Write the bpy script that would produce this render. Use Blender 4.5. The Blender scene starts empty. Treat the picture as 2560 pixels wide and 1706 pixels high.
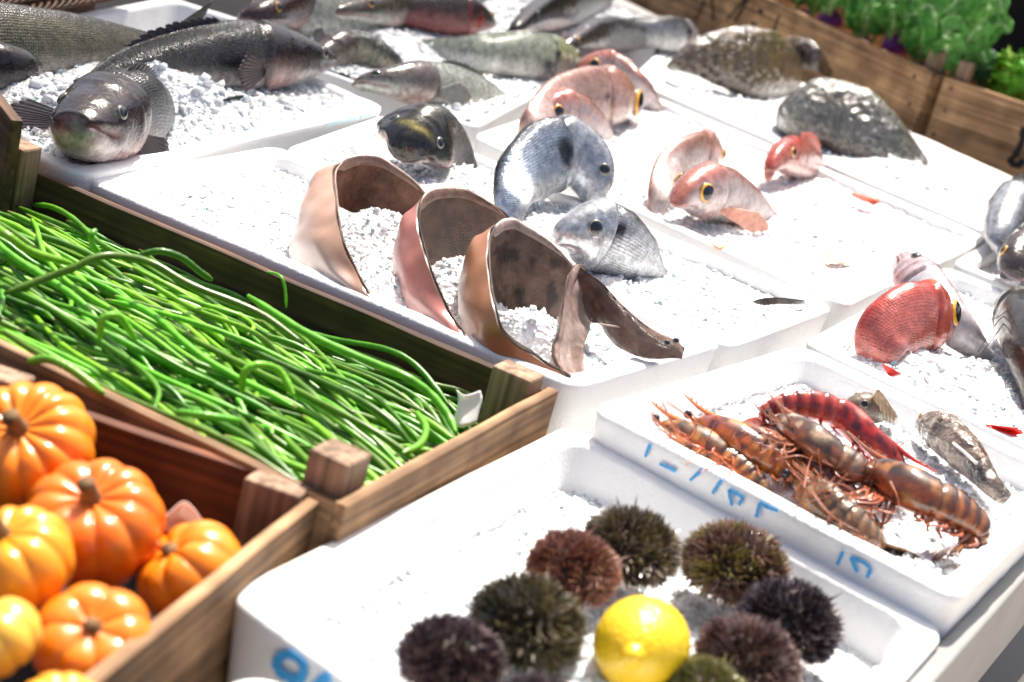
import bpy, math, random
import numpy as np
from math import sin, cos, pi, radians, sqrt
from mathutils import Vector, Matrix, noise as mn

rng = random.Random(7)
nr = np.random.RandomState(11)
C = bpy.context.scene.collection
S = bpy.context.scene

# ------------------------------------------------------------------ camera, world, sun, exposure
FP = 4400.0                                   # focal length in pixels of the 2560 px wide photograph
ZR = 0.90                                     # height of the tray rims
CZ = ZR + 0.65
ax_r = (0.96557426, 0.26012758, 0.0)          # table axes seen from the camera (x right, y down, z forward)
ax_d = (0.08811571, -0.32707898, 0.94087989)
ax_n = (0.24474881, -0.9084894, -0.33874037)
cam = bpy.data.objects.new("camera", bpy.data.cameras.new("camera"))
C.objects.link(cam)
M3 = Matrix(((ax_r[0], -ax_r[1], -ax_r[2]), (ax_d[0], -ax_d[1], -ax_d[2]), (ax_n[0], -ax_n[1], -ax_n[2])))
cam.matrix_world = Matrix.Translation((0, 0, CZ)) @ M3.to_4x4()
cam.data.lens = 36.0 * FP / 2560
cam.data.sensor_width = 36
cam.data.clip_end = 500
cam.data.clip_start = 0.05
S.camera = cam
FWD = Vector((ax_r[2], ax_d[2], ax_n[2]))
AZ = radians(26)
A = Vector((cos(AZ), -sin(AZ), 0))            # along the long boards
B = Vector((sin(AZ), cos(AZ), 0))             # along the short ends, away from the camera
Z = Vector((0, 0, 1))


def ray(px, py):
    a, b = (px - 1280) / FP, (py - 853) / FP
    return Vector((a * ax_r[0] + b * ax_r[1] + ax_r[2], a * ax_d[0] + b * ax_d[1] + ax_d[2],
                   a * ax_n[0] + b * ax_n[1] + ax_n[2]))


def W(px, py, h=0.0):
    v = ray(px, py)
    s = (ZR + h - CZ) / v.z
    return Vector((0, 0, CZ)) + v * s


def hit(px, py, p, n):
    v = ray(px, py)
    o = Vector((0, 0, CZ))
    return o + v * ((p - o).dot(n) / v.dot(n))


def mpp(px, py, h=0.0):                       # metres per photograph pixel at that place
    return (W(px, py, h) - Vector((0, 0, CZ))).dot(FWD) / FP


cam.data.dof.use_dof = True
cam.data.dof.focus_distance = (W(1250, 700) - Vector((0, 0, CZ))).dot(FWD)
cam.data.dof.aperture_fstop = 4.8

SUN = (B * 0.48 + A * -0.20 + Z * 1.05).normalized()
sun_el = math.asin(SUN.z)
w = bpy.data.worlds.new("World")
S.world = w
w.use_nodes = True
nt = w.node_tree
sky = nt.nodes.new("ShaderNodeTexSky")
sky.sky_type = 'NISHITA'
sky.sun_disc = False
sky.sun_elevation = sun_el
sky.dust_density = 6.0
sky.ozone_density = 0.3
sky.air_density = 0.8
sky.sun_rotation = math.atan2(SUN.x, SUN.y)
nt.links.new(sky.outputs[0], nt.nodes["Background"].inputs[0])
nt.nodes["Background"].inputs[1].default_value = 0.10
sun = bpy.data.objects.new("sun", bpy.data.lights.new("sun", 'SUN'))
C.objects.link(sun)
sun.data.energy = 4.5
sun.data.angle = radians(1.5)
sun.data.color = (1.0, 0.94, 0.86)
sun.rotation_euler = SUN.to_track_quat('Z', 'Y').to_euler()
S.view_settings.view_transform = 'Standard'
S.view_settings.look = 'None'
S.view_settings.gamma = 1
S.view_settings.exposure = 0.95
S.cycles.max_bounces = 8
S.cycles.transmission_bounces = 6
S.cycles.caustics_reflective = False
S.cycles.caustics_refractive = False


# ------------------------------------------------------------------ object helpers
def hexc(h):
    v = [int(h[i:i + 2], 16) / 255 for i in (0, 2, 4)]
    return tuple(x / 12.92 if x < .04045 else ((x + .055) / 1.055) ** 2.4 for x in v)


WO = {}                                       # world origins


def tag(o, label=None, cat=None, group=None, kind=None):
    if label: o['label'] = label
    if cat: o['category'] = cat
    if group: o['group'] = group
    if kind: o['kind'] = kind
    return o


def thing(name, loc, label, cat, group=None):
    o = bpy.data.objects.new(name, None)
    o.empty_display_size = .02
    C.objects.link(o)
    o.location = loc
    WO[o.name] = Vector(loc)
    return tag(o, label, cat, group)


def place(o, origin, parent=None):
    C.objects.link(o)
    WO[o.name] = Vector(origin)
    if parent:
        o.parent = parent
        o.location = Vector(origin) - WO[parent.name]
    else:
        o.location = origin
    return o


class MB:
    def __init__(s):
        s.v, s.f, s.mi, s.col, s.uv = [], [], [], [], []

    def add(s, verts, faces, mi=0, col=None, uv=None):
        n = len(s.v)
        s.v.extend(tuple(p) for p in verts)
        s.f.extend(tuple(i + n for i in f) for f in faces)
        if isinstance(mi, int):
            s.mi.extend([mi] * len(faces))
        else:
            s.mi.extend(mi)
        k = len(verts)
        if col is None: col = (1, 1, 1, 1)
        if len(col) == k and k > 4 or (k and isinstance(col[0], (tuple, list, np.ndarray))):
            s.col.extend(tuple(c) if len(c) == 4 else tuple(c) + (1,) for c in col)
        else:
            s.col.extend([tuple(col) if len(col) == 4 else tuple(col) + (1,)] * k)
        s.uv.extend(uv if uv is not None else [(0, 0, 0)] * k)
        return s

    def grid(s, P, closed_v=False, closed_u=False, mi=0, col=None, uv=None, flip=False):
        nu, nv = len(P), len(P[0])
        verts = [p for r in P for p in r]
        F = []
        for i in range(nu if closed_u else nu - 1):
            for j in range(nv if closed_v else nv - 1):
                a, b = i * nv + j, i * nv + (j + 1) % nv
                i2 = (i + 1) % nu
                c, d = i2 * nv + (j + 1) % nv, i2 * nv + j
                F.append((a, d, c, b) if flip else (a, b, c, d))
        cc = None
        if col is not None:
            cc = [c for r in col for c in r] if isinstance(col, list) and isinstance(col[0], list) else col
        uu = [c for r in uv for c in r] if uv is not None else None
        return s.add(verts, F, mi, cc, uu)

    def tube(s, pts, rad, n=8, mi=0, col=None, cap=True, flat=None):
        pts = [Vector(p) for p in pts]
        m = len(pts)
        if not hasattr(rad, '__len__'): rad = [rad] * m
        up = Vector((0.1, 0.2, 1)).normalized()
        V, cc = [], []
        for i, p in enumerate(pts):
            t = (pts[min(i + 1, m - 1)] - pts[max(i - 1, 0)])
            t = t.normalized() if t.length > 1e-9 else Vector((1, 0, 0))
            side = t.cross(up)
            if side.length < 1e-3: side = t.cross(Vector((1, 0, 0)))
            side.normalize()
            up = side.cross(t).normalized()
            for k in range(n):
                a = 2 * pi * k / n
                V.append(p + (side * cos(a) + up * sin(a) * (flat or 1)) * rad[i])
        F = [(i * n + k, i * n + (k + 1) % n, (i + 1) * n + (k + 1) % n, (i + 1) * n + k) for i in range(m - 1) for k in range(n)]
        if cap:
            F.append(tuple(range(n))[::-1])
            F.append(tuple((m - 1) * n + k for k in range(n)))
        if col is not None and isinstance(col, list):
            col = [c for c in col for _ in range(n)]
        return s.add(V, F, mi, col)

    def box(s, o, x, y, z, mi=0, col=None):
        o, x, y, z = Vector(o), Vector(x), Vector(y), Vector(z)
        V = [o, o + x, o + x + y, o + y, o + z, o + x + z, o + x + y + z, o + y + z]
        return s.add(V, [(0, 3, 2, 1), (4, 5, 6, 7), (0, 1, 5, 4), (1, 2, 6, 5), (2, 3, 7, 6), (3, 0, 4, 7)], mi, col)

    def build(s, name, mats, parent=None, origin=None, smooth=True, sub=0, solid=0, bevel=0):
        me = bpy.data.meshes.new(name)
        V = np.array([tuple(p) for p in s.v], dtype=float)
        if origin is None:
            origin = Vector(((V[:, 0].min() + V[:, 0].max()) / 2, (V[:, 1].min() + V[:, 1].max()) / 2, V[:, 2].min()))
        V = V - np.array(origin)
        me.from_pydata(V.tolist(), [], s.f)
        if not isinstance(mats, (list, tuple)): mats = [mats]
        for m in mats: me.materials.append(m)
        me.polygons.foreach_set('material_index', s.mi)
        if smooth: me.polygons.foreach_set('use_smooth', [True] * len(s.f))
        ca = me.color_attributes.new('Col', 'FLOAT_COLOR', 'POINT')
        ca.data.foreach_set('color', np.array(s.col, dtype=np.float32).ravel())
        if any(u != (0, 0, 0) for u in s.uv[:50]):
            at = me.attributes.new('fuv', 'FLOAT_VECTOR', 'POINT')
            at.data.foreach_set('vector', np.array(s.uv, dtype=np.float32).ravel())
        me.update()
        o = bpy.data.objects.new(name, me)
        place(o, origin, parent)
        if bevel:
            m = o.modifiers.new('b', 'BEVEL'); m.width = bevel; m.segments = 2; m.limit_method = 'ANGLE'
        if solid:
            m = o.modifiers.new('s', 'SOLIDIFY'); m.thickness = solid; m.offset = 0
        if sub:
            m = o.modifiers.new('u', 'SUBSURF'); m.levels = m.render_levels = sub
        return o


def cat_rom(P, n):
    P = [Vector(p) for p in P]
    if len(P) == 2: return [P[0].lerp(P[1], i / (n - 1)) for i in range(n)]
    Q = [P[0] * 2 - P[1]] + P + [P[-1] * 2 - P[-2]]
    out = []
    m = len(P) - 1
    for i in range(n):
        t = i / (n - 1) * m
        k = min(int(t), m - 1)
        t -= k
        a, b, c, d = Q[k:k + 4]
        out.append(.5 * ((2 * b) + (c - a) * t + (2 * a - 5 * b + 4 * c - d) * t * t + (3 * b - a - 3 * c + d) * t ** 3))
    return out


def even(P, n):                               # resample by arc length
    d = [0]
    for i in range(1, len(P)): d.append(d[-1] + (P[i] - P[i - 1]).length)
    out = []
    for k in range(n):
        t = d[-1] * k / (n - 1)
        i = max(1, next((j for j in range(len(d)) if d[j] >= t - 1e-12), len(d) - 1))
        a = (t - d[i - 1]) / max(1e-9, d[i] - d[i - 1])
        out.append(P[i - 1].lerp(P[i], a))
    return out, d[-1]


def sm(a, b, x):
    t = max(0, min(1, (x - a) / (b - a)))
    return t * t * (3 - 2 * t)


def N(x, y, z=0, s=1.0):
    return mn.noise(Vector((x * s, y * s, z * s)))


# ------------------------------------------------------------------ materials
def pm(name, base=(.5, .5, .5), attr=False, var=0.0, vscale=20, col2=None, rough=.5, rvar=0, smin=.55, sdist=.0014, bump=0, bscale=100, bdist=.001,
       coat=0, crough=.1, sss=0, sssr=.01, metal=0, trans=0, ior=1.45, stretch=None, scales=0, randhue=0, spec=.5, bump2=0, b2scale=20, voro=0, sparkle=0):
    m = bpy.data.materials.new(name)
    m.use_nodes = True
    T = m.node_tree
    L = T.links.new
    p = T.nodes["Principled BSDF"]
    nn = lambda t: T.nodes.new("ShaderNode" + t)
    tc = nn("TexCoord")
    mp = nn("Mapping")
    L(tc.outputs['Object'], mp.inputs[0])
    if stretch: mp.inputs['Scale'].default_value = stretch
    co = mp.outputs[0]
    if attr:
        a = nn("Attribute"); a.attribute_name = 'Col'
        c = a.outputs['Color']
    else:
        r = nn("RGB"); r.outputs[0].default_value = (*base, 1)
        c = r.outputs[0]
    if var or col2:
        n = nn("TexNoise"); n.inputs['Scale'].default_value = vscale; n.inputs['Detail'].default_value = 6
        n.inputs['Roughness'].default_value = .65
        L(co, n.inputs['Vector'])
        rp = nn("ValToRGB"); rp.color_ramp.elements[0].position = .35; rp.color_ramp.elements[1].position = .65
        L(n.outputs['Fac'], rp.inputs[0])
        mx = nn("MixRGB")
        if col2:
            mx.blend_type = 'MIX'
            L(rp.outputs[0], mx.inputs[0]); L(c, mx.inputs[1]); mx.inputs[2].default_value = (*col2, 1)
        else:
            mx.blend_type = 'MULTIPLY'; mx.inputs[0].default_value = 1
            rp.color_ramp.elements[0].color = (1 - var,) * 3 + (1,)
            rp.color_ramp.elements[1].color = (1 + var * .6,) * 3 + (1,)
            L(c, mx.inputs[1]); L(rp.outputs[0], mx.inputs[2])
        c = mx.outputs[0]
    if name.endswith('wood'):
        w2 = nn("TexNoise"); w2.inputs['Scale'].default_value = 45; w2.inputs['Detail'].default_value = 8
        wm = nn("Mapping"); wm.inputs['Scale'].default_value = tuple(v * (.35 if v < 1 else 1.6) for v in (stretch or (1, 1, 1)))
        L(tc.outputs['Object'], wm.inputs[0]); L(wm.outputs[0], w2.inputs['Vector'])
        wr = nn("ValToRGB"); wr.color_ramp.elements[0].position = .36; wr.color_ramp.elements[1].position = .60
        wr.color_ramp.elements[0].color = (.42, .38, .34, 1); wr.color_ramp.elements[1].color = (1.25, 1.22, 1.18, 1)
        L(w2.outputs['Fac'], wr.inputs[0])
        wx = nn("MixRGB"); wx.blend_type = 'MULTIPLY'; wx.inputs[0].default_value = .85
        L(c, wx.inputs[1]); L(wr.outputs[0], wx.inputs[2]); c = wx.outputs[0]
        w3 = nn("TexNoise"); w3.inputs['Scale'].default_value = 16; L(tc.outputs['Object'], w3.inputs['Vector'])
        w4 = nn("ValToRGB"); w4.color_ramp.elements[0].position = .40; w4.color_ramp.elements[1].position = .62
        w4.color_ramp.elements[0].color = (.55, .52, .50, 1); w4.color_ramp.elements[1].color = (1.1, 1.1, 1.1, 1)
        L(w3.outputs['Fac'], w4.inputs[0])
        wy = nn("MixRGB"); wy.blend_type = 'MULTIPLY'; wy.inputs[0].default_value = .8
        L(c, wy.inputs[1]); L(w4.outputs[0], wy.inputs[2]); c = wy.outputs[0]
    if randhue:
        oi = nn("ObjectInfo"); hs = nn("HueSaturation")
        mr = nn("MapRange"); mr.inputs[3].default_value = .5 - randhue; mr.inputs[4].default_value = .5 + randhue
        L(oi.outputs['Random'], mr.inputs[0]); L(mr.outputs[0], hs.inputs['Hue'])
        m2 = nn("MapRange"); m2.inputs[3].default_value = .38; m2.inputs[4].default_value = 1.45
        ml = nn("Math"); ml.operation = 'MULTIPLY'; ml.inputs[1].default_value = 7.31
        fr = nn("Math"); fr.operation = 'FRACT'
        L(oi.outputs['Random'], ml.inputs[0]); L(ml.outputs[0], fr.inputs[0]); L(fr.outputs[0], m2.inputs[0])
        L(m2.outputs[0], hs.inputs['Value']); L(c, hs.inputs['Color'])
        c = hs.outputs[0]
    hgt = None
    if scales:
        fa = nn("Attribute"); fa.attribute_name = 'fuv'
        vm = nn("Mapping"); vm.inputs['Scale'].default_value = (1.3 / scales, 1.6 / scales, 1)
        L(fa.outputs['Vector'], vm.inputs[0])
        vo = nn("TexVoronoi"); vo.inputs['Scale'].default_value = 1; vo.inputs['Randomness'].default_value = .35
        vo.voronoi_dimensions = '2D'
        L(vm.outputs[0], vo.inputs['Vector'])
        mk = nn("Math"); mk.operation = 'MULTIPLY'
        sx = nn("SeparateXYZ"); L(fa.outputs['Vector'], sx.inputs[0])
        L(vo.outputs['Distance'], mk.inputs[0]); L(sx.outputs['Z'], mk.inputs[1])
        mr = nn("MapRange"); mr.inputs[1].default_value = .25; mr.inputs[2].default_value = .75
        mr.inputs[3].default_value = 1.12; mr.inputs[4].default_value = smin
        L(mk.outputs[0], mr.inputs[0])
        mx = nn("MixRGB"); mx.blend_type = 'MULTIPLY'; mx.inputs[0].default_value = 1
        L(c, mx.inputs[1]); L(mr.outputs[0], mx.inputs[2])
        c = mx.outputs[0]
        iv = nn("Math"); iv.operation = 'MULTIPLY'; iv.inputs[1].default_value = -1
        L(mk.outputs[0], iv.inputs[0])
        hgt = iv.outputs[0]
    L(c, p.inputs['Base Color'])
    nrm = None
    def addb(h, dist, st):
        nonlocal nrm
        b = nn("Bump"); b.inputs['Distance'].default_value = dist; b.inputs['Strength'].default_value = st
        L(h, b.inputs['Height'])
        if nrm: L(nrm, b.inputs['Normal'])
        nrm = b.outputs[0]
    if hgt is not None: addb(hgt, sdist, 1)
    if bump:
        if voro:
            n = nn("TexVoronoi"); n.inputs['Scale'].default_value = bscale; h = n.outputs['Distance']
            n.feature = 'SMOOTH_F1'
        else:
            n = nn("TexNoise"); n.inputs['Scale'].default_value = bscale; n.inputs['Detail'].default_value = 5; h = n.outputs['Fac']
        L(co, n.inputs['Vector'])
        addb(h, bdist, bump)
    if bump2:
        n = nn("TexNoise"); n.inputs['Scale'].default_value = b2scale; n.inputs['Detail'].default_value = 3
        L(co, n.inputs['Vector']); addb(n.outputs['Fac'], bdist * 3, bump2)
    if nrm:
        L(nrm, p.inputs['Normal']); L(nrm, p.inputs['Coat Normal'])
    if rvar:
        n = nn("TexNoise"); n.inputs['Scale'].default_value = vscale * 1.7; L(co, n.inputs['Vector'])
        mr = nn("MapRange"); mr.inputs[1].default_value = .3; mr.inputs[2].default_value = .7
        mr.inputs[3].default_value = max(.02, rough - rvar); mr.inputs[4].default_value = rough + rvar
        L(n.outputs['Fac'], mr.inputs[0]); L(mr.outputs[0], p.inputs['Roughness'])
    else:
        p.inputs['Roughness'].default_value = rough
    p.inputs['Coat Weight'].default_value = coat
    p.inputs['Coat Roughness'].default_value = crough
    p.inputs['Metallic'].default_value = metal
    p.inputs['IOR'].default_value = ior
    p.inputs['Specular IOR Level'].default_value = spec
    p.inputs['Transmission Weight'].default_value = trans
    if sss:
        p.inputs['Subsurface Weight'].default_value = sss
        p.inputs['Subsurface Scale'].default_value = sssr
        p.inputs['Subsurface Radius'].default_value = (1, .6, .5)
    return m


M = {}
M['foam'] = pm('foam', (.83, .83, .82), var=.05, vscale=9, rough=.55, bump=.4, bscale=300, bdist=.0013, voro=1, rvar=.1, bump2=.1, b2scale=60)
M['ice'] = pm('ice', (.89, .90, .905), rough=.2, bump=1, bscale=190, bdist=.004, voro=1, bump2=.7, b2scale=80, coat=.3, sss=.35, sssr=.012)
M['clear'] = pm('clear_ice', (.90, .92, .94), rough=.04, trans=.3, ior=1.31, coat=.6, crough=.04, bump=.3, bscale=250, bdist=.001)
M['grain'] = pm('ice_grain', (.95, .95, .95), rough=.12, trans=.12, ior=1.31, sss=.9, sssr=.012, bump=.2, bscale=300, bdist=.001)
M['wood'] = pm('crate_wood', hexc('c09a70'), col2=hexc('927050'), vscale=11, rough=.75, bump=.6, bscale=40, bdist=.001, stretch=(.12, 1.6, 1.6), bump2=.4, b2scale=9)
M['wood_dark'] = pm('weathered_shaded_wood', hexc('70523a'), col2=hexc('3e2a1b'), vscale=11, rough=.75, bump=.6, bscale=40, bdist=.001, stretch=(.12, 1.6, 1.6), bump2=.4, b2scale=9)  # darkened copy of the crate wood; far board's shade is in its colour
M['wood_red'] = pm('reddish_wood', hexc('8a4f2a'), col2=hexc('54290f'), vscale=9, rough=.7, bump=.6, bscale=40, bdist=.001, stretch=(.12, 1.6, 1.6))
M['wood_end'] = pm('post_wood', hexc('a99079'), col2=hexc('7a624e'), vscale=14, rough=.8, bump=.5, bscale=60, bdist=.001, stretch=(1.5, 1.5, .15))
M['ink'] = pm('blue_ink', hexc('3f9fdc'), rough=.5, var=.25, vscale=200)
M['ink_pale'] = pm('pale_blue_stain', hexc('c4e6ee'), rough=.5, var=.1, vscale=60)
M['black_ink'] = pm('black_paint', (.015, .013, .012), rough=.8, var=.2, vscale=100)
M['fish'] = pm('wet_scaled_skin', attr=True, var=.42, vscale=85, rough=.24, coat=.3, crough=.12, scales=.0042, bump=.5, bscale=160, bdist=.0016, spec=.5, rvar=.1, bump2=.3, b2scale=45)
M['smooth'] = pm('wet_smooth_skin', attr=True, var=.3, vscale=70, rough=.3, coat=.45, crough=.08, bump=.35, bscale=150, bdist=.0008, spec=.6, rvar=.1)
M['fine'] = pm('wet_fine_skin', attr=True, var=.3, vscale=90, rough=.24, coat=.6, crough=.08, scales=.0026, smin=.82, sdist=.0005, bump=.4, bscale=150, bdist=.0010, rvar=.08, bump2=.25, b2scale=45, metal=.12)
M['silver'] = pm('wet_silver_skin', attr=True, var=.4, vscale=90, rough=.26, coat=.6, crough=.07, scales=.0028, smin=.74, sdist=.0008, bump=.45, bscale=160, bdist=.0012, metal=.6, rvar=.1, bump2=.3, b2scale=45)
M['bumpy'] = pm('wet_warty_skin', attr=True, var=.5, vscale=75, rough=.12, coat=1, crough=.04, bump=1, bscale=55, bdist=.009, spec=.7, bump2=.5, b2scale=40)
M['fin'] = pm('wet_fin', attr=True, var=.3, vscale=90, rough=.4, coat=.2, crough=.15)
M['pupil'] = pm('pupil', (.006, .008, .014), rough=.04, coat=1, crough=.02)
M['gold'] = pm('gold_iris', hexc('e8a52a'), rough=.15, coat=1, crough=.03, var=.3, vscale=500)
M['silver_iris'] = pm('pale_iris', hexc('6f6f5e'), rough=.15, coat=1, crough=.03, var=.3, vscale=500)
M['sole_top'] = pm('sole_brown_skin', attr=True, var=.45, vscale=60, rough=.26, coat=.45, crough=.12, scales=.0028, bump=.3, bscale=90, bump2=.3, b2scale=30, spec=.5)
M['sole_under'] = pm('sole_pale_skin', attr=True, var=.12, vscale=35, rough=.38, coat=.45, crough=.15, sss=.25, sssr=.01, bump=.15, bscale=60)
M['bean'] = pm('bean_skin', attr=True, base=hexc('5c8f2a'), var=.3, vscale=50, rough=.36, coat=.15, crough=.2, randhue=.022, bump=.25, bscale=90, bdist=.001, spec=.5)
M['pumpkin'] = pm('pumpkin_skin', attr=True, var=.12, vscale=25, rough=.32, coat=.45, crough=.12, sss=.15, sssr=.01, bump=.1, bscale=40)
M['stem'] = pm('dry_stem', hexc('8a6a45'), col2=hexc('4c3a22'), vscale=90, rough=.8, bump=.7, bscale=200)
M['lemon'] = pm('lemon_peel', hexc('ecc41e'), var=.08, vscale=30, rough=.38, coat=.3, crough=.2, bump=.7, bscale=260, bdist=.0014, sss=.2, sssr=.008, voro=1)
M['spine'] = pm('urchin_spine', attr=True, rough=.25, coat=.8, crough=.1, var=.2, vscale=200)
M['urchin'] = pm('urchin_shell', hexc('3a2a22'), var=.3, vscale=100, rough=.6)
M['prawn'] = pm('prawn_shell', attr=True, var=.42, vscale=95, rough=.18, coat=1, crough=.05, sss=.2, sssr=.006, bump=.3, bscale=140, bdist=.0008)
M['leg'] = pm('prawn_leg', attr=True, rough=.25, coat=.6, var=.25, vscale=150, sss=.2, sssr=.003)
M['leaf'] = pm('leaf_skin', attr=True, var=.45, vscale=55, rough=.6, bump=1, bscale=70, bdist=.005, spec=.3)
M['paper'] = pm('tissue_paper', (.82, .80, .80), rough=.8, var=.04, vscale=30, sss=.2)
M['pink_paper'] = pm('pink_tissue_paper', (.82, .60, .55), rough=.8, var=.04, vscale=30, sss=.2)
M['wicker'] = pm('wicker', hexc('6b4426'), col2=hexc('2c190d'), vscale=60, rough=.5, bump=.5, bscale=200)
M['cloth'] = pm('dark_cloth', (.014, .012, .013), rough=.9, var=.3, vscale=10)
M['board_grey'] = pm('grey_board', (.27, .265, .255), rough=.7, var=.12, vscale=8)


# ------------------------------------------------------------------ setting
def tiles_mat(name, base, joint, sc):
    m = bpy.data.materials.new(name); m.use_nodes = True
    T = m.node_tree; p = T.nodes["Principled BSDF"]
    tc = T.nodes.new("ShaderNodeTexCoord"); br = T.nodes.new("ShaderNodeTexBrick")
    br.offset = 0; br.inputs['Scale'].default_value = sc
    br.inputs['Color1'].default_value = (*base, 1); br.inputs['Color2'].default_value = tuple(x * .93 for x in base) + (1,)
    br.inputs['Mortar'].default_value = (*joint, 1); br.inputs['Mortar Size'].default_value = .012
    br.inputs['Brick Width'].default_value = 1; br.inputs['Row Height'].default_value = 1
    mp = T.nodes.new("ShaderNodeMapping"); mp.inputs['Rotation'].default_value = (0, 0, AZ - .25)
    T.links.new(tc.outputs['Object'], mp.inputs[0]); T.links.new(mp.outputs[0], br.inputs['Vector'])
    T.links.new(br.outputs['Color'], p.inputs['Base Color']); p.inputs['Roughness'].default_value = .45
    return m


g = MB(); g.add([(-60, -60, 0), (60, -60, 0), (60, 60, 0), (-60, 60, 0)], [(0, 1, 2, 3)])
o = g.build('floor', tiles_mat('floor_tiles', (.30, .28, .26), (.12, .11, .10), 2.5), smooth=False); tag(o, kind='structure')
# the stall table under all the trays, covered with a dark cloth
ctr = W(1280, 800)


def onf(a, b, z):                             # point from the centre of the picture along the stall's axes
    p = ctr + A * a + B * b
    return Vector((p.x, p.y, z))


TZ = ZR - .125
endA = W(2420, 1500)                          # the right ends of the trays
a_end = (endA - ctr).dot(A) + .0
g = MB()
g.box(onf(-1.6, -1.2, TZ - .03), A * (1.6 + a_end - .01), B * 4.2, Z * .03)
t = g.build('stall_table', M['cloth'], smooth=False)
tag(t, 'long dark cloth covered market table under all the fish trays and crates', 'table')
for (a, b) in ((-1.5, -1.1), (a_end - .12, -1.1), (-1.5, 2.8), (a_end - .12, 2.8)):
    g = MB(); g.box(onf(a, b, 0), A * .06, B * .06, Z * (TZ - .03)); g.build('leg', M['cloth'], t, smooth=False)
g = MB(); g.box(onf(a_end - .008, -1.2, TZ - .03), A * .02, B * 4.2, Z * (ZR - .045 - TZ + .03))
o = g.build('end_board', M['board_grey'], smooth=False, bevel=.003)
tag(o, 'long grey board standing along the right ends of the white trays', 'board')
g = MB(); g.box(onf(a_end + .03, -1.2, 0), A * 1.3, B * 2.4, Z * (ZR - .21))
o = g.build('tiled_counter', tiles_mat('counter_tiles', (.62, .58, .52), (.25, .22, .2), 3.2), smooth=False)
tag(o, 'low counter topped with pale beige tiles at the bottom right corner', 'counter')


# added unseen sheet high over the back left, put there to dim the sun
m = bpy.data.materials.new('added_sun_dimmer'); m.use_nodes = True
T = m.node_tree; T.nodes.remove(T.nodes["Principled BSDF"])
tb = T.nodes.new("ShaderNodeBsdfTransparent"); db = T.nodes.new("ShaderNodeBsdfDiffuse"); mx = T.nodes.new("ShaderNodeMixShader")
db.inputs[0].default_value = (.25, .22, .2, 1); mx.inputs[0].default_value = .58
T.links.new(tb.outputs[0], mx.inputs[1]); T.links.new(db.outputs[0], mx.inputs[2])
T.links.new(mx.outputs[0], T.nodes["Material Output"].inputs[0])
k_ = 2.3 / SUN.z
e1 = W(560, 330) - Z * 0; q0 = W(120, 420); q1 = W(700, 250)
pts = [W(150, 415) + SUN * k_, W(760, 275) + SUN * k_]
dirB = (pts[1] - pts[0]).normalized()
g = MB()
a0 = pts[0] - dirB * .02
g.grid([[a0 + dirB * (i * .15) - A * (j * .15) + Z * .01 * sin(i * 2 + j) for j in range(16)] for i in range(22)])
o = g.build('added_sun_dimmer', m, solid=0); tag(o, kind='structure')

# ------------------------------------------------------------------ trays
def loopq(Cn, inset, rad, k=7, m=36):
    n = 4
    off = []
    for i in range(n):
        a, b = Cn[i], Cn[(i + 1) % n]
        d = (b - a).normalized()
        nrm = Vector((-d.y, d.x))             # inward for CCW
        off.append((a + nrm * inset, d))
    P = []
    for i in range(n):
        p, d = off[i - 1]; q, e = off[i]
        den = d.x * e.y - d.y * e.x
        s = ((q.x - p.x) * e.y - (q.y - p.y) * e.x) / den
        P.append(p + d * s)
    out = []
    for i in range(n):
        c = P[i]; a = P[i - 1]; b = P[(i + 1) % n]
        u, v = (a - c).normalized(), (b - c).normalized()
        s, e = c + u * rad, c + v * rad
        for j in range(k + 1):
            t_ = j / k
            out.append(s * (1 - t_) ** 2 + c * 2 * t_ * (1 - t_) + e * t_ ** 2)
        nx = P[(i + 1) % n]; un = (c - nx).normalized()
        e2 = nx + un * rad
        for j in range(1, m):
            out.append(e.lerp(e2, j / m))
    return out


def tray(Q, label, dz=0.0, height=.10, wall=.024, depth=.07, seed=0, rad=.03):
    P = [W(*q, dz) for q in Q]                # left, top, right, bottom in the photo; clockwise from above
    Cn = [Vector((p.x, p.y)) for p in P][::-1]
    z0 = ZR + dz
    prof = [(.010, -height, .02), (.001, -.012, rad), (.0, -.005, rad), (.0015, -.0012, rad), (.005, 0, rad), (wall - .004, 0, rad * .9),
            (wall, -.0015, rad * .9), (wall + .002, -.006, rad * .9), (wall + .009, -depth + .012, rad), (wall + .014, -depth + .003, rad), (wall + .03, -depth, rad)]
    g = MB()
    rows, uvs = [], []
    for li, (ins, z, r) in enumerate(prof):
        L = loopq(Cn, ins, r)
        row = []
        for j, p in enumerate(L):
            q = .0006 * N(p.x, p.y, seed + li * .3, 60) + .0013 * N(p.x, p.y, seed + 5, 14) + .0004 * N(p.x, p.y, seed + li, 150)
            row.append(Vector((p.x + q, p.y - q, z0 + z + q * (1 if li > 1 else 0))))
        rows.append(row)
    g.grid(rows, closed_v=True)
    n = len(rows[0])
    g.f.append(tuple(range(n))); g.mi.append(0)
    g.f.append(tuple((len(rows) - 1) * n + i for i in range(n))[::-1]); g.mi.append(0)
    o = g.build('fish_tray', M['foam'])
    tag(o, label, 'foam tray', 'white foam fish trays')
    return o, P


def ext(p, q, t): return (p[0] + (q[0] - p[0]) * t, p[1] + (q[1] - p[1]) * t)


def br4(Q):                                   # fourth corner of a parallelogram lying on the table
    a, b, c = (W(*q) for q in Q)
    d = a + c - b
    v = d - Vector((0, 0, CZ))
    cx = Vector((ax_r[0], ax_d[0], ax_n[0])); cy = Vector((ax_r[1], ax_d[1], ax_n[1]))
    k = FP / v.dot(FWD)
    return (1280 + v.dot(cx) * k, 853 + v.dot(cy) * k)


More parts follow.
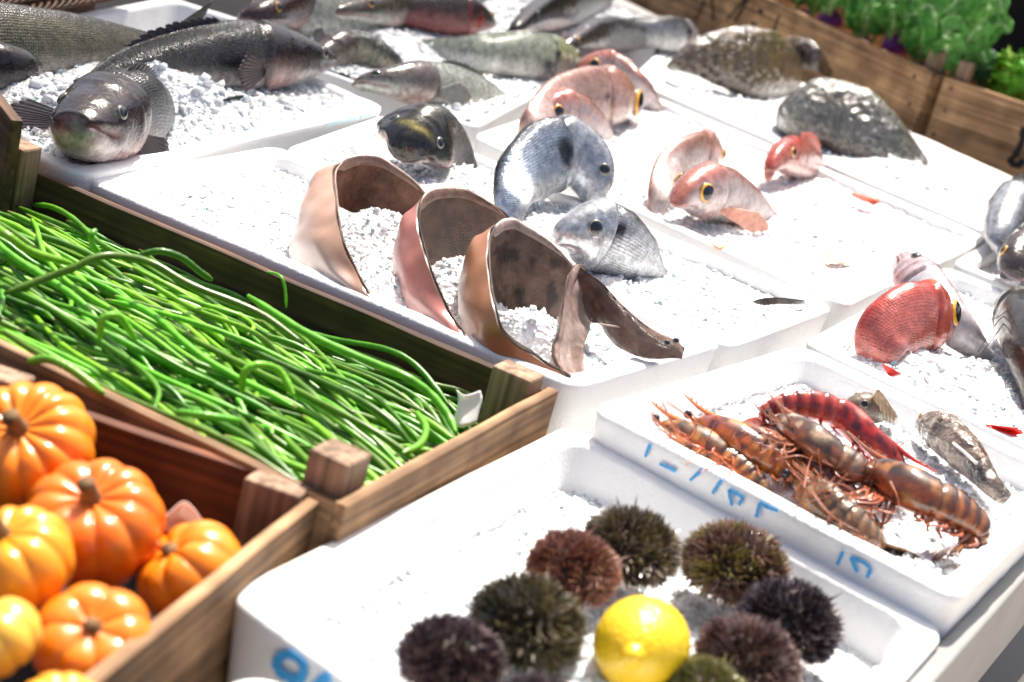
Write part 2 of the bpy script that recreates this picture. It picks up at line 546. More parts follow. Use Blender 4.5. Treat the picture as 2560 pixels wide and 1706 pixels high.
UQ = [(556, 1482), (1425, 1056), (2372, 1575)]
UQ.append(br4(UQ))
PQ = [(1472, 1016), (2000, 858), (2712, 1200), (2397, 1502)]
FQ = [(205, 446), (690, 362), (1815, 858), (1437, 968)]
MQ = [(706, 372), (962, 284), (2092, 768), (1822, 868)]
RQ = [(1178, 338), (1560, 208), (2478, 596), (2112, 764)]
BQ = [(-210, 250), (480, 60), (968, 268), (206, 440)]
KQ = [(640, 118), (1120, -130), (1668, 62), (1190, 318)]
HQ = [(1575, 196), (1705, 70), (2560, 455), (2484, 588)]
GQ = [(2008, 852), (2366, 664), (3060, 960), (2722, 1190)]
DQ = [(2380, 655), (2500, 586), (3200, 860), (3070, 950)]
NQ = [(430, 1780), (640, 1672), (1100, 1900), (900, 2060)]
CQ = [(100, 50), (424, -10), (640, 60), (420, 160)]
tr = {}
for k, q, lab, dz in (
    ('urchin', UQ, 'white foam tray holding the sea urchins and the yellow lemon', -.034),
    ('prawn', PQ, 'white foam tray of ice with red and brown prawns', 0),
    ('sole', FQ, 'white foam tray with the brown curled soles beside the bean crate', -.004),
    ('bream', MQ, 'white foam tray of ice with the silver breams', -.006),
    ('pink', RQ, 'white foam tray of ice with the pink eyed breams', 0),
    ('bass', BQ, 'white foam tray at left holding the big black bass on ice', .006),
    ('back', KQ, 'white foam tray at the back full of bass heads', .0),
    ('turbot', HQ, 'white foam tray with two flatfish against the wooden crate', -.004),
    ('gurnard', GQ, 'white foam tray with the bright red fish', 0),
    ('dark', DQ, 'white foam tray at the right edge behind the red fish', 0),
    ('near', NQ, 'rounded white foam tray corner at the bottom edge of the photo', -.04),
    ('far', CQ, 'pale foam tray behind the olive fish next to the wicker', .0)):
    tr[k] = tray(q, lab, dz, seed=len(k) * 3.1)


def strokes(parent, corner, pts_list, wd, mat, normal, off=.0016):
    # ink strokes on a wall: each stroke is a list of photograph pixels, laid on the wall's plane
    n = normal.normalized()
    for st in pts_list:
        g = MB()
        P = [hit(x, y, corner, n) + n * off for (x, y) in st]
        P = cat_rom(P, max(2, 6 * (len(P) - 1) + 1)) if len(P) > 2 else [P[0].lerp(P[1], i / 6) for i in range(7)]
        rows = []
        for i, p in enumerate(P):
            t_ = (P[min(i + 1, len(P) - 1)] - P[max(i - 1, 0)]).normalized()
            s = t_.cross(n).normalized()
            ww = wd * (.75 + .5 * rng.random()) / 2
            rows.append([p - s * ww, p + s * ww])
        g.grid(rows)
        g.build('marking', mat, parent, solid=.0005, smooth=False)


def outn(a, b):                               # outward normal of the wall from corner a to corner b (towards the camera side)
    d = (b - a); n = Vector((d.y, -d.x, 0)).normalized()
    return n if n.y < 0 else -n


o, P = tr['prawn']
n = outn(P[0], P[3])
z4 = lambda x, y: (1500 + x / 3.92, 900 + y / 3.92)
z8 = lambda x, y: (1860 + x / 3.361, 1240 + y / 3.361)
strokes(o, P[0], [[z4(500, 820), z4(450, 950)], [z4(590, 1015), z4(660, 1045), z4(750, 1090)], [z4(1010, 1070), z4(890, 1180)],
                  [z4(1200, 1175), z4(1150, 1240), z4(1110, 1310)], [z4(1270, 1270), z4(1300, 1425)], [z4(1270, 1270), z4(1410, 1345)], [z4(1410, 1345), z4(1365, 1420)],
                  [z4(1575, 1400), z4(1540, 1540)], [z4(1575, 1390), z4(1650, 1440), z4(1750, 1475)],
                  [z8(840, 460), z8(790, 575)], [z8(900, 515), z8(960, 640)], [z8(905, 515), z8(1010, 560), z8(1070, 610)], [z8(1070, 610), z8(1040, 685)]],
        .0036, M['ink'], n)
o, P = tr['urchin']
n = outn(P[0], P[3])
z2 = lambda x, y: (x / 2.613, 1106 + y / 2.613)
strokes(o, P[0], [[z2(1810, 1490), z2(1830, 1410), z2(1900, 1385), z2(1970, 1430), z2(1995, 1500), z2(1950, 1560)],
                  [z2(1810, 1490), z2(1880, 1530), z2(1950, 1560)], [z2(2060, 1610), z2(2110, 1555), z2(2160, 1530)]], .0085, M['ink'], n)
o, P = tr['bass']
n = (P[2] - P[3]).cross(Z); n = n if n.dot(A) > 0 else -n
strokes(o, P[3], [[(815, 312), (850, 303), (890, 295)], [(900, 292), (945, 280)]], .006, M['ink_pale'], n)
o, P = tr['bream']
n = (P[1] - P[0]).cross(Z); n = n if n.dot(A) > 0 else -n
strokes(o, P[0] + n * .03, [[(795, 371), (815, 368)], [(822, 366), (842, 362)], [(865, 352), (895, 345)]], .004, M['ink'], n)


# ------------------------------------------------------------------ ice
def ico(sub=1):
    import bmesh
    bm = bmesh.new(); bmesh.ops.create_icosphere(bm, subdivisions=sub, radius=1)
    v = np.array([tuple(x.co) for x in bm.verts]); f = np.array([[q.index for q in x.verts] for x in bm.faces])
    bm.free()
    return v, f


ICV, ICF = ico(2)
ICV1, ICF1 = ico(1)


def ice_h(x, y, level, mounds, K=None):
    z = level
    m0 = 0.0
    for (mx, my, h, r) in mounds:
        d2 = ((x - mx) ** 2 + (y - my) ** 2) / (r * r)
        if d2 < 9: m0 += h * math.exp(-d2)
    f = 1.0
    if K:
        for i in range(4):
            a, b = K[i], K[(i + 1) % 4]
            e = b - a
            f = min(f, sm(-.004, .04, (e.x * (y - a.y) - e.y * (x - a.x)) / e.length))
    z += .075 * (1 - math.exp(-m0 / .075)) * f
    return z + .005 * N(x, y, 3, 22) + .0035 * N(x, y, 7, 55) + .0028 * N(x, y, 9, 120) + .0016 * N(x, y, 2, 230)


def ice(Q, label, level, mounds, dens, size, inset=.027, res=.0045, dz=0):
    P = [W(*q, dz) for q in Q]
    Cn = [Vector((p.x, p.y)) for p in P][::-1]
    # inset corners
    c0 = sum(Cn, Vector((0, 0))) / 4
    Lp = loopq(Cn, inset, .004, 1, 1)
    K = [Lp[i * 2] for i in range(4)]
    mo = [(W(m[0], m[1], 0).x, W(m[0], m[1], 0).y, m[2], m[3]) for m in mounds]
    lu = (K[1] - K[0]).length; lv = (K[3] - K[0]).length
    nu, nv = max(8, int(lu / res)), max(8, int(lv / res))
    rows = []
    for i in range(nu + 1):
        a, b = K[0].lerp(K[1], i / nu), K[3].lerp(K[2], i / nu)
        row = []
        for j in range(nv + 1):
            p = a.lerp(b, j / nv)
            row.append((p.x, p.y, ZR + dz + ice_h(p.x, p.y, level, mo, K)))
        rows.append(row)
    g = MB(); g.grid(rows)
    V = np.array(g.v); F = g.f
    nb = len(V)
    # grains on top
    cnt = int(lu * lv * dens * .62)
    GV, GF = (ICV1, ICF1)
    u, v = nr.rand(cnt), nr.rand(cnt)
    pts = [(K[0].lerp(K[1], a)).lerp(K[3].lerp(K[2], a), b) for a, b in zip(u, v)]
    pos = np.array([(p.x, p.y, ZR + dz + ice_h(p.x, p.y, level, mo, K)) for p in pts])
    sc = size * (.30 + nr.rand(cnt) ** 3 * .95)
    sx = sc[:, None] * (0.45 + 1.1 * nr.rand(cnt, 3))
    q = nr.randn(cnt, 4); q /= np.linalg.norm(q, axis=1)[:, None]
    w_, x_, y_, z_ = q.T
    R = np.array([[1 - 2 * (y_ ** 2 + z_ ** 2), 2 * (x_ * y_ - z_ * w_), 2 * (x_ * z_ + y_ * w_)],
                  [2 * (x_ * y_ + z_ * w_), 1 - 2 * (x_ ** 2 + z_ ** 2), 2 * (y_ * z_ - x_ * w_)],
                  [2 * (x_ * z_ - y_ * w_), 2 * (y_ * z_ + x_ * w_), 1 - 2 * (x_ ** 2 + y_ ** 2)]]).transpose(2, 0, 1)
    T = GV[None] * sx[:, None, :] * (1 + .22 * nr.randn(cnt, len(GV))[:, :, None])
    T = np.einsum('nij,nkj->nki', R, T)
    pos[:, 2] += sc * (-.35 + .6 * nr.rand(cnt))
    T = (T + pos[:, None, :]).reshape(-1, 3)
    GFF = (GF[None] + (np.arange(cnt) * len(GV))[:, None, None] + nb).reshape(-1, 3)
    allv = np.vstack([V, T])
    org = np.array([c0.x, c0.y, ZR - .05])
    me = bpy.data.meshes.new('crushed_ice')
    qf = np.array(F)
    nq, ntr = len(qf), len(GFF)
    me.vertices.add(len(allv)); me.vertices.foreach_set('co', (allv - org).astype(np.float32).ravel())
    me.loops.add(nq * 4 + ntr * 3)
    me.loops.foreach_set('vertex_index', np.concatenate([qf.ravel(), GFF.ravel()]).astype(np.int32))
    me.polygons.add(nq + ntr)
    me.polygons.foreach_set('loop_start', np.concatenate([np.arange(nq) * 4, nq * 4 + np.arange(ntr) * 3]).astype(np.int32))
    me.polygons.foreach_set('loop_total', np.concatenate([np.full(nq, 4), np.full(ntr, 3)]).astype(np.int32))
    me.materials.append(M['ice']); me.materials.append(M['grain']); me.materials.append(M['clear'])
    me.polygons.foreach_set('material_index', np.concatenate([np.zeros(nq), np.repeat(1 + (nr.rand(cnt) < .3), len(GF))]).astype(np.int32))
    me.update(calc_edges=True); me.validate()
    me.polygons.foreach_set('use_smooth', [True] * (nq + ntr))
    o = bpy.data.objects.new('crushed_ice', me)
    place(o, Vector(org))
    tag(o, label, 'ice', kind='stuff')
    return o


ice(UQ, 'thin bed of crushed ice under the sea urchins and lemon', -.050, [(1580, 1500, .040, .045), (1700, 1500, .034, .04), (1560, 1530, .020, .05), (1500, 1640, .03, .05), (1450, 1700, .03, .05), (1900, 1500, .01, .08)], 26000, .0042, dz=-.034)
ice(PQ, 'crushed ice under the prawns', -.034, [(2300, 1000, .016, .06), (2200, 1060, .02, .07), (2400, 1200, .022, .09), (2250, 1390, .030, .04), (2430, 1400, .030, .05), (2330, 1440, .03, .04), (1980, 1180, .026, .035), (1900, 1250, .02, .04), (2120, 1370, .024, .03)], 26000, .0042)
ice(FQ, 'crushed ice around the curled brown soles', -.022, [(400, 430, .012, .10), (928, 580, .09, .042), (990, 600, .04, .03), (965, 700, .034, .04), (1140, 705, .085, .040), (1185, 700, .03, .03), (1165, 790, .026, .03), (1300, 835, .085, .042), (1365, 800, .03, .03), (1490, 930, .02, .03), (1000, 640, .03, .03), (1370, 850, .030, .03), (1500, 920, .026, .035), (1080, 800, .01, .03), (860, 700, .008, .06), (600, 520, .010, .10), (1540, 900, .02, .04), (1400, 920, .02, .03)], 34000, .0040, dz=-.004)
ice(MQ, 'crushed ice around the silver breams', -.014, [(1180, 440, .035, .045), (1230, 470, .02, .04), (1370, 560, .04, .04), (1450, 560, .03, .03), (1500, 690, .012, .05), (1700, 700, .006, .1), (1060, 440, .01, .05), (1600, 720, .01, .05), (1950, 790, .006, .04)], 26000, .0042, dz=-.006)
ice(RQ, 'crushed ice around the pink breams', -.014, [(1500, 360, .02, .06), (1330, 260, .015, .06), (1850, 500, .012, .08), (2050, 560, .012, .08), (1650, 330, .018, .08), (1580, 520, .012, .05)], 14000, .0042)
ice(BQ, 'coarse crushed ice heaped round the black bass', -.008, [(150, 170, .045, .09), (330, 130, .045, .08), (120, 262, .05, .06), (440, 262, .062, .045), (350, 240, .05, .035), (540, 285, .036, .05), (620, 300, .016, .05), (480, 200, .03, .06), (700, 270, .01, .08), (330, 380, .006, .04), (250, 90, .03, .07)], 20000, .0062, inset=.018, dz=.006)
ice(KQ, 'crushed ice between the bass heads at the back', .004, [(1010, 60, .03, .08), (1000, 120, .02, .08), (1150, 220, .02, .08), (1500, 60, .01, .08), (1350, 200, .01, .06), (950, 240, .008, .06)], 13000, .0055, inset=.012)
ice(HQ, 'crushed ice around the two flatfish', -.004, [(1640, 170, .012, .05), (1900, 270, .02, .05), (2300, 440, .03, .07), (2200, 420, .022, .05), (1750, 240, .014, .05)], 12000, .0048, dz=-.004)
ice(GQ, 'crushed ice around the red fish', -.022, [(2280, 900, .03, .06), (2400, 950, .03, .08), (2100, 870, .012, .05), (2500, 930, .02, .08)], 16000, .0048)
ice(DQ, 'crushed ice in the tray at the right edge', -.02, [], 6000, .0048)
ice(NQ, 'ice in the tray at the bottom edge', -.04, [], 3000, .0042, dz=-.04)


# ------------------------------------------------------------------ wooden crates
def board(p, lx, ly, lz, X, Y, mat, parent, name='board', seed=0):
    """box with local x along X; p = lower corner"""
    nx = max(2, int(lx / .03)); vs, fs = [], []
    for i in range(nx + 1):
        x = lx * i / nx
        for (a, b) in ((0, 0), (1, 0), (1, 1), (0, 1)):
            jz = .0012 * N(x, seed + a * 3, b, 9) if b else 0
            jy = .0010 * N(x, seed + 9, b, 11)
            vs.append((x, a * ly + jy, b * lz + jz))
    for i in range(nx):
        for k in range(4):
            fs.append((i * 4 + k, (i + 1) * 4 + k, (i + 1) * 4 + (k + 1) % 4, i * 4 + (k + 1) % 4))
    fs.append((0, 1, 2, 3)); fs.append(tuple(nx * 4 + k for k in (3, 2, 1, 0)))
    me = bpy.data.meshes.new(name); me.from_pydata(vs, [], fs); me.materials.append(mat); me.update()
    o = bpy.data.objects.new(name, me); C.objects.link(o)
    X, Y = X.normalized(), Y.normalized()
    R = Matrix((X, Y, X.cross(Y))).transposed().to_4x4()
    o.parent = parent
    o.location = Vector(p) - WO[parent.name]
    o.rotation_euler = R.to_euler()
    WO[o.name] = Vector(p)
    m = o.modifiers.new('b', 'BEVEL'); m.width = .0014; m.segments = 2; m.limit_method = 'ANGLE'; m.angle_limit = radians(40)
    return o


def crate(FL, FR, NR, hgt, label, posts, th=.012, dz=0, mats=('wood', 'wood'), name='wooden_crate'):
    fl, fr, nr_ = W(*FL, dz), W(*FR, dz), W(*NR, dz)
    nl = fl + nr_ - fr
    a = (fr - fl).normalized(); b = (fl - nl).normalized()
    LA, LB = (fr - fl).length, (fl - nl).length
    t = thing(name, (nl + fr) / 2 - Z * hgt, label, 'crate')
    z0 = -Z * hgt
    w1, w2 = M[mats[0]], M[mats[1]]
    rt = a.cross(Z).normalized(); rt = rt if rt.dot(b) < 0 else -rt       # towards the camera
    inA = a
    board(fl + z0 + rt * th + a * th, LA - 2 * th, th, hgt - .002, a, b, w2, t, seed=1)
    board(nl + z0 + a * th, LA - 2 * th, th, hgt - .003, a, b, w1, t, seed=5)
    board(nr_ + z0 - a * th, LB, th, hgt, b, -a, w1, t, seed=9) if False else None
    board(nr_ + z0, LB, th, hgt, b, -a, w1, t, seed=9)
    board(nl + z0 + a * th, LB, th, hgt, b, -a, w1, t, seed=13)
    board(nl + z0 + a * th + b * th, LA - 2 * th, LB - 2 * th, .006, a, b, w2, t, name='bottom')
    for (ca, cb, w_, d_, up) in posts:
        p = nl + a * (ca * LA) + b * (cb * LB)
        p = p + a * (th + .0015 if ca < .5 else -th - w_ - .0015) + b * (th + .0015 if cb < .5 else -th - d_ - .0015)
        g = MB(); g.box(p + z0 + Z * .007, a * w_, b * d_, Z * (hgt + up - .007))
        g.build('corner_post', M['wood_end'], t, smooth=False, bevel=.003)
    return t, (nl, fl, fr, nr_, a, b, LA, LB)


bc, bci = crate((30, 392), (1397, 976), (866, 1268), .14, 'wooden crate filled with long green beans', [(0, 1, .040, .034, .032), (1, 1, .046, .034, .016), (1, 0, .040, .040, .028), (0, 0, .03, .03, .02)], mats=('wood', 'wood_dark'))
pc, pci = crate((-60, 925), (832, 1226), (100, 1829), .13, 'wooden crate filled with small orange pumpkins', [(0, 1, .05, .03, .02), (1, 1, .050, .026, .004)], mats=('wood', 'wood_red'), dz=-.006)
# crates with greens at the back right, their sides carry black painted letters
c1, c1i = crate((1500, -190), (2343, 178), (2343 - 62, 308), .15, 'x', [], dz=.10) if False else (None, None)


def back_crate(L, R, label, top=.115, hgt=.16, depth=.3, posts=()):
    l, r = W(*L, top), W(*R, top)
    a = (r - l).normalized(); b = Vector((-a.y, a.x, 0)); b = b if b.y > 0 else -b
    LA = (r - l).length; th = .014
    t = thing('wooden_crate', (l + r) / 2 - Z * hgt + b * depth / 2, label, 'crate')
    z0 = -Z * hgt
    board(l + z0, LA, th, hgt, a, b, M['wood'], t, seed=L[0])
    board(l + z0 + b * depth, LA, th, hgt, a, b, M['wood'], t, seed=L[0] + 3)
    for p in (l + a * th, r):
        board(p + z0 + b * (th + .001), depth - th - .002, th, hgt - .004, b, -a, M['wood'], t, seed=7)
    board(l + z0 + b * (th + .001) + a * th, LA - 2 * th, depth - th, .006, a, b, M['wood'], t, name='bottom')
    for (fa, sgn) in posts:
        p = l + a * fa * LA + b * (th + .002)
        p = p + a * (th + .002 if sgn > 0 else -th - .032)
        g = MB(); g.box(p + z0 + Z * .008, a * .03, b * .03, Z * (hgt + .042 - .008))
        g.build('corner_post', M['wood_end'], t, smooth=False, bevel=.004)
    return t, l, a, b


k1, k1l, k1a, k1b = back_crate((1330, -268), (2331, 181), 'brown wooden crate of purple kohlrabi with black painted letters', posts=((1, -1),))
k2, k2l, k2a, k2b = back_crate((2362, 192), (3100, 440), 'brown wooden crate of savoy cabbage at the right edge', posts=((0, 1),))
z3 = lambda x, y: (1200 + x / 3.361, y / 3.361)
zz = lambda x, y: (1860 + x / 3.361, y / 3.361)
nk = -k1b
strokes(k1, k1l, [[z3(1890, 10), z3(1820, 165)], [z3(1950, -30), z3(1960, 80), z3(1965, 175)], [z3(2240, -20), z3(2080, 170)], [z3(2250, -10), z3(2200, 90), z3(2140, 185)], [zz(300, 125), zz(245, 285)]], .008, M['black_ink'], nk)
for dots in (zz(143, 96), zz(85, 210), zz(20, 10)):
    strokes(k1, k1l, [[(dots[0] - 5, dots[1] - 4), dots, (dots[0] + 5, dots[1] + 4)]], .011, M['black_ink'], nk)
for dots in (zz(1432, 648), zz(1392, 878)):
    strokes(k1, k1l, [[(dots[0] - 3, dots[1] - 2), dots, (dots[0] + 3, dots[1] + 2)]], .006, M['black_ink'], nk)
nk2 = -k2b
strokes(k2, k2l, [[zz(2350, 1070), zz(2340, 1180), zz(2290, 1290), zz(2240, 1360), zz(2300, 1390), zz(2350, 1340)]], .014, M['black_ink'], nk2)
for dots in (zz(1740, 745), zz(1690, 935), zz(1595, 1130)):
    strokes(k2, k2l, [[(dots[0] - 3, dots[1] - 2), dots, (dots[0] + 3, dots[1] + 2)]], .006, M['black_ink'], nk2)
# a board standing at the far left beside the bass tray
l = W(-60, 190, .07)
t = thing('wooden_crate', l - Z * .14, 'dark wooden crate side at the left edge above the corner post', 'crate')
board(W(-150, 80, .07) - Z * .15, (W(28, 300, .07) - W(-150, 80, .07)).length, .014, .15, (W(28, 300, .07) - W(-150, 80, .07)), (W(28, 300, .07) - W(-150, 80, .07)).cross(Z) * -1, M['wood_dark'], t, seed=2)


# ------------------------------------------------------------------ fish
PR = {
    'bass': dict(t=[(0, .006), (.03, .026), (.1, .055), (.2, .086), (.3, .106), (.42, .112), (.6, .088), (.75, .058), (.88, .036), (1, .034)],
                 b=[(0, .006), (.03, .03), (.1, .058), (.2, .086), (.3, .104), (.42, .108), (.6, .09), (.75, .055), (.88, .034), (1, .034)],
                 w=[(0, .014), (.04, .034), (.12, .056), (.22, .07), (.35, .072), (.55, .058), (.75, .034), (.9, .014), (1, .006)]),
    'blunt': dict(t=[(0, .030), (.03, .048), (.1, .072), (.2, .092), (.3, .106), (.42, .108), (.6, .088), (.75, .058), (.88, .036), (1, .034)],
                  b=[(0, .034), (.03, .056), (.1, .082), (.2, .10), (.3, .108), (.42, .108), (.6, .09), (.75, .055), (.88, .034), (1, .034)],
                  w=[(0, .036), (.03, .05), (.12, .066), (.22, .076), (.35, .074), (.55, .058), (.75, .034), (.9, .014), (1, .006)]),
    'bream': dict(t=[(0, .012), (.03, .045), (.08, .10), (.16, .165), (.26, .205), (.4, .205), (.6, .15), (.8, .065), (.9, .04), (1, .04)],
                  b=[(0, .014), (.03, .04), (.1, .085), (.2, .13), (.3, .155), (.45, .15), (.65, .10), (.8, .055), (.9, .038), (1, .04)],
                  w=[(0, .02), (.04, .048), (.12, .078), (.22, .095), (.35, .092), (.6, .06), (.8, .026), (1, .008)]),
    'flat': dict(t=[(0, .02), (.06, .09), (.15, .17), (.3, .25), (.45, .26), (.6, .21), (.8, .10), (.92, .04), (1, .035)],
                 b=[(0, .02), (.06, .08), (.15, .16), (.3, .23), (.45, .25), (.6, .2), (.8, .10), (.92, .04), (1, .035)],
                 w=[(0, .02), (.1, .045), (.3, .06), (.6, .045), (.85, .02), (1, .006)]),
    'slim': dict(t=[(0, .008), (.05, .03), (.15, .055), (.3, .07), (.5, .065), (.75, .04), (1, .018)],
                 b=[(0, .008), (.05, .03), (.15, .055), (.3, .07), (.5, .065), (.75, .04), (1, .018)],
                 w=[(0, .01), (.05, .03), (.15, .05), (.3, .06), (.5, .055), (.75, .03), (1, .006)]),
}


def lerpt(T, u):
    return float(np.interp(u, [a for a, _ in T], [b for _, b in T]))


def mixc(a, b, t):
    t = max(0, min(1, t))
    return tuple(x * (1 - t) + y * t for x, y in zip(a, b))


def eye(parent, p, n, r, iris, up=Z):
    n = n.normalized()
    x = n.cross(up)
    if x.length < .1: x = n.cross(A)
    x.normalize(); y = n.cross(x)
    rows, mi = [], []
    nr_, ns = 12, 20
    for i in range(nr_ + 1):
        a = i / nr_ * pi * .5
        rr = r * sin(a); h = r * .55 * cos(a)
        if i == 0: rr = r * .02
        rows.append([p + (x * cos(2 * pi * k / ns) + y * sin(2 * pi * k / ns)) * rr + n * h for k in range(ns)])
    g = MB()
    for i in range(nr_):
        m = 0 if i < 7 else 1 if i < 10 else 2
        g.grid([rows[i], rows[i + 1]], closed_v=True, mi=m, col=(.05, .045, .04))
    g.f.append(tuple(range(ns))); g.mi.append(0)
    return g.build('eye', [M['pupil'], iris, M['smooth']], parent)


def fin(name, base, tip, col, parent, rays=14, jag=.12, mat='fin', thick=.0012, curl=0, col2=None):
    n = rays * 4 + 1
    Bp, Tp = cat_rom(base, n), cat_rom(tip, n)
    K = 7
    rows, cols = [], []
    nrm = (Bp[-1] - Bp[0]).cross(Tp[n // 2] - Bp[n // 2])
    nrm = nrm.normalized() if nrm.length > 1e-9 else Z
    for i in range(n):
        ph = i % 4
        out = 1 - jag * (.5 + .5 * rng.random()) * (1 if ph == 2 else .25 * (ph != 0)) - jag * .4 * rng.random()
        row, cr = [], []
        for k in range(K):
            t_ = k / (K - 1)
            p = Bp[i].lerp(Tp[i], t_ * out)
            p = p + nrm * ((.0007 if ph == 0 else -.0004 if ph == 2 else 0) * (1 - .3 * t_) + curl * t_ * t_)
            row.append(p)
            c = mixc(col, col2 or col, t_)
            cr.append(tuple(x * (1.25 if ph == 0 else .8 if ph == 2 else 1) for x in c))
        rows.append(row); cols.append(cr)
    g = MB(); g.grid(rows, col=cols)
    return g.build(name, M[mat], parent, solid=thick)


def fish(name, label, sp, L, prof='bass', up=None, hs=1, ws=1, pal=None, u01=(0, .8), gill=.27, eyeu=.10, eyev=.30, eyer=.018, iris='gold', mat='fish', tri=0,
         fins=(), mouth=True, cat='fish', group=None, spot=None, tailfan=None, lips=None, openm=0, mv=.56):
    """sp: spine from snout to tail as (px, py, height); up: dorsal direction(s)"""
    P3 = [W(*p) for p in sp]
    NS, NT = 84, 36
    c, arc = even(cat_rom(P3, 60), NS)
    ups = up if isinstance(up, list) else [up or Z]
    ups = [Vector(x) for x in ups]
    U = cat_rom(ups, NS) if len(ups) > 1 else [ups[0]] * NS
    fr = []
    for i in range(NS):
        T = (c[min(i + 1, NS - 1)] - c[max(i - 1, 0)]).normalized()
        S_ = T.cross(U[i])
        if S_.length < .05: S_ = T.cross(A)
        S_.normalize(); V_ = S_.cross(T).normalized()
        fr.append((T, S_, V_))
    pf = PR[prof]
    u0, u1 = u01
    us = [u0 + (u1 - u0) * i / (NS - 1) for i in range(NS)]
    pal = dict(dict(back=(.03, .03, .035), side=(.3, .3, .3), belly=(.75, .72, .7), head=None, pink=None, gillc=(.03, .02, .02), vb=.28, vs=.62), **(pal or {}))

    def surf(u, th):
        x = (u - u0) / (u1 - u0) * (NS - 1)
        i = max(0, min(NS - 2, int(x))); f = x - i
        cc = c[i].lerp(c[i + 1], f)
        T, S_, V_ = fr[min(NS - 1, int(x + .5)) if x > 0 else 0]
        v = abs(th) / pi
        ht = lerpt(pf['t'], u) * L * hs; hb = lerpt(pf['b'], u) * L * hs; w_ = lerpt(pf['w'], u) * L * ws
        cz = cos(th); sz = sin(th)
        # gill cover swells, then steps down behind its edge; a second ridge in front of it
        ge = gill + .035 * sin(pi * min(1, v * 1.15)) - .05 * max(0, v - .8)
        m = 1.0
        if u < ge: m += .07 * sm(ge - .13, ge - .02, u)
        m += .035 * math.exp(-((u - (ge - .085)) / .008) ** 2)
        m -= .09 * math.exp(-((u - ge - .004) / .007) ** 2)
        hh = (ht if cz > 0 else hb) * cz
        ww = w_ * (abs(sz) ** .85) * (1 if sz >= 0 else -1) * (1 - .4 * tri * cz)
        if mouth and u < .13:                              # mouth crease
            vm = mv + u * .9
            m += .05 * math.exp(-((abs(v - vm) - .07) / .03) ** 2) * sm(.135, .09, u)
            m -= (.16 + openm) * math.exp(-((v - vm) / (.035 + openm * .2)) ** 2) * sm(.135, .10, u)
        jit = 1 + .012 * N(u * 30, th * 2, len(label), 1)
        return cc + V_ * (hh * m * jit) + S_ * (ww * m * jit)

    rows, cols, uvs = [], [], []
    girth = .2 * L
    for i, u in enumerate(us):
        r_, cr, ur = [], [], []
        for k in range(NT):
            th = -pi + 2 * pi * k / NT
            v = abs(th) / pi
            r_.append(surf(u, th))
            wob = .05 * N(u * 14, th * 1.5, 2 + len(label), 1)
            vv = v + wob
            cl = mixc(pal['back'], pal['side'], sm(pal['vb'] - .13, pal['vb'] + .1, vv))
            cl = mixc(cl, pal['belly'], sm(pal['vs'] - .12, pal['vs'] + .14, vv))
            ge = gill + .035 * sin(pi * min(1, v * 1.15)) - .05 * max(0, v - .8)
            if pal['head'] and u < ge:
                cl = mixc(cl, pal['head'], max(1 - sm(pal.get('hv', .6) - .2, pal.get('hv', .6) + .15, vv), 1 - sm(.02, .07, u)) * .85)
            if pal['pink'] and u < ge + .03:
                cl = mixc(cl, pal['pink'], .75 * math.exp(-((u - ge + .05) / .07) ** 2) * sm(.45, .75, v) + .5 * sm(.07, 0, u) * sm(.4, .6, v))
            cl = mixc(cl, pal['back'], .45 * math.exp(-((v - .40 + .06 * u) / .012) ** 2) * sm(ge, ge + .05, u))
            # dark gill slit and ridge
            cl = mixc(cl, pal['gillc'], .85 * math.exp(-((u - ge - .003) / .007) ** 2) * sm(.12, .22, v) * (1 - sm(.86, .98, v)))
            cl = mixc(cl, pal['gillc'], .35 * math.exp(-((u - ge + .075) / .006) ** 2) * sm(.2, .3, v) * (1 - sm(.7, .85, v)))
            if 'band' in pal:
                bu, bw, bc_ = pal['band']
                cl = mixc(cl, bc_, .8 * math.exp(-((u - bu - .06 * v) / bw) ** 2) * (1 - sm(.22, .34, v)))
            if spot:
                su, sv, sr, sc_ = spot
                cl = mixc(cl, sc_, .95 * (1 - sm(.6, 1.1, sqrt(((u - su) / sr) ** 2 + ((v - sv) / (sr * 2.6)) ** 2))))
            if mouth and u < .13:
                vm = mv + u * .9
                cl = mixc(cl, pal['belly'], .75 * sm(vm + .02, vm + .1, v))
                cl = mixc(cl, lips or (.25, .06, .05), .9 * math.exp(-((v - vm) / (.032 + openm * .1)) ** 2) * sm(.135, .11, u))
            cl = mixc(cl, (.9, .55, .1), .0)
            q = (.66 + .2 * N(u * 60, th * 9, 5, 1) + .16 * N(u * 22, th * 3, 15, 1)) * pal.get('k', 1)
            cr.append(tuple(max(0, x * q) for x in cl))
            ur.append((u * L, v * girth, sm(ge - .01, ge + .02, u) * .9 + .05))
        rows.append(r_); cols.append(cr); uvs.append(ur)
    base = sum(P3, Vector()) / len(P3); base.z = ZR - .01
    t = thing(name, base, label, cat, group)
    g = MB(); g.grid(rows, closed_v=True, col=cols, uv=uvs)
    g.f.append(tuple(range(NT))[::-1]); g.mi.append(0)
    g.f.append(tuple((NS - 1) * NT + k for k in range(NT))); g.mi.append(0)
    body = g.build('body', M[mat], t)
    if eyer:
        for s in (1, -1):
            th = s * eyev * pi
            p = surf(eyeu, th); e = .01
            n = (surf(eyeu + e, th) - p).cross(surf(eyeu, th + .1 * s) - p)
            ax = p - c[max(0, min(NS - 1, int((eyeu - u0) / (u1 - u0) * (NS - 1))))]
            n = n if n.dot(ax) > 0 else -n
            n.normalize()
            eye(t, p - n * eyer * L * .12, n, eyer * L, M['gold'] if iris == 'gold' else M['silver_iris'])
    i3 = lambda u: max(0, min(NS - 1, int((u - u0) / (u1 - u0) * (NS - 1))))
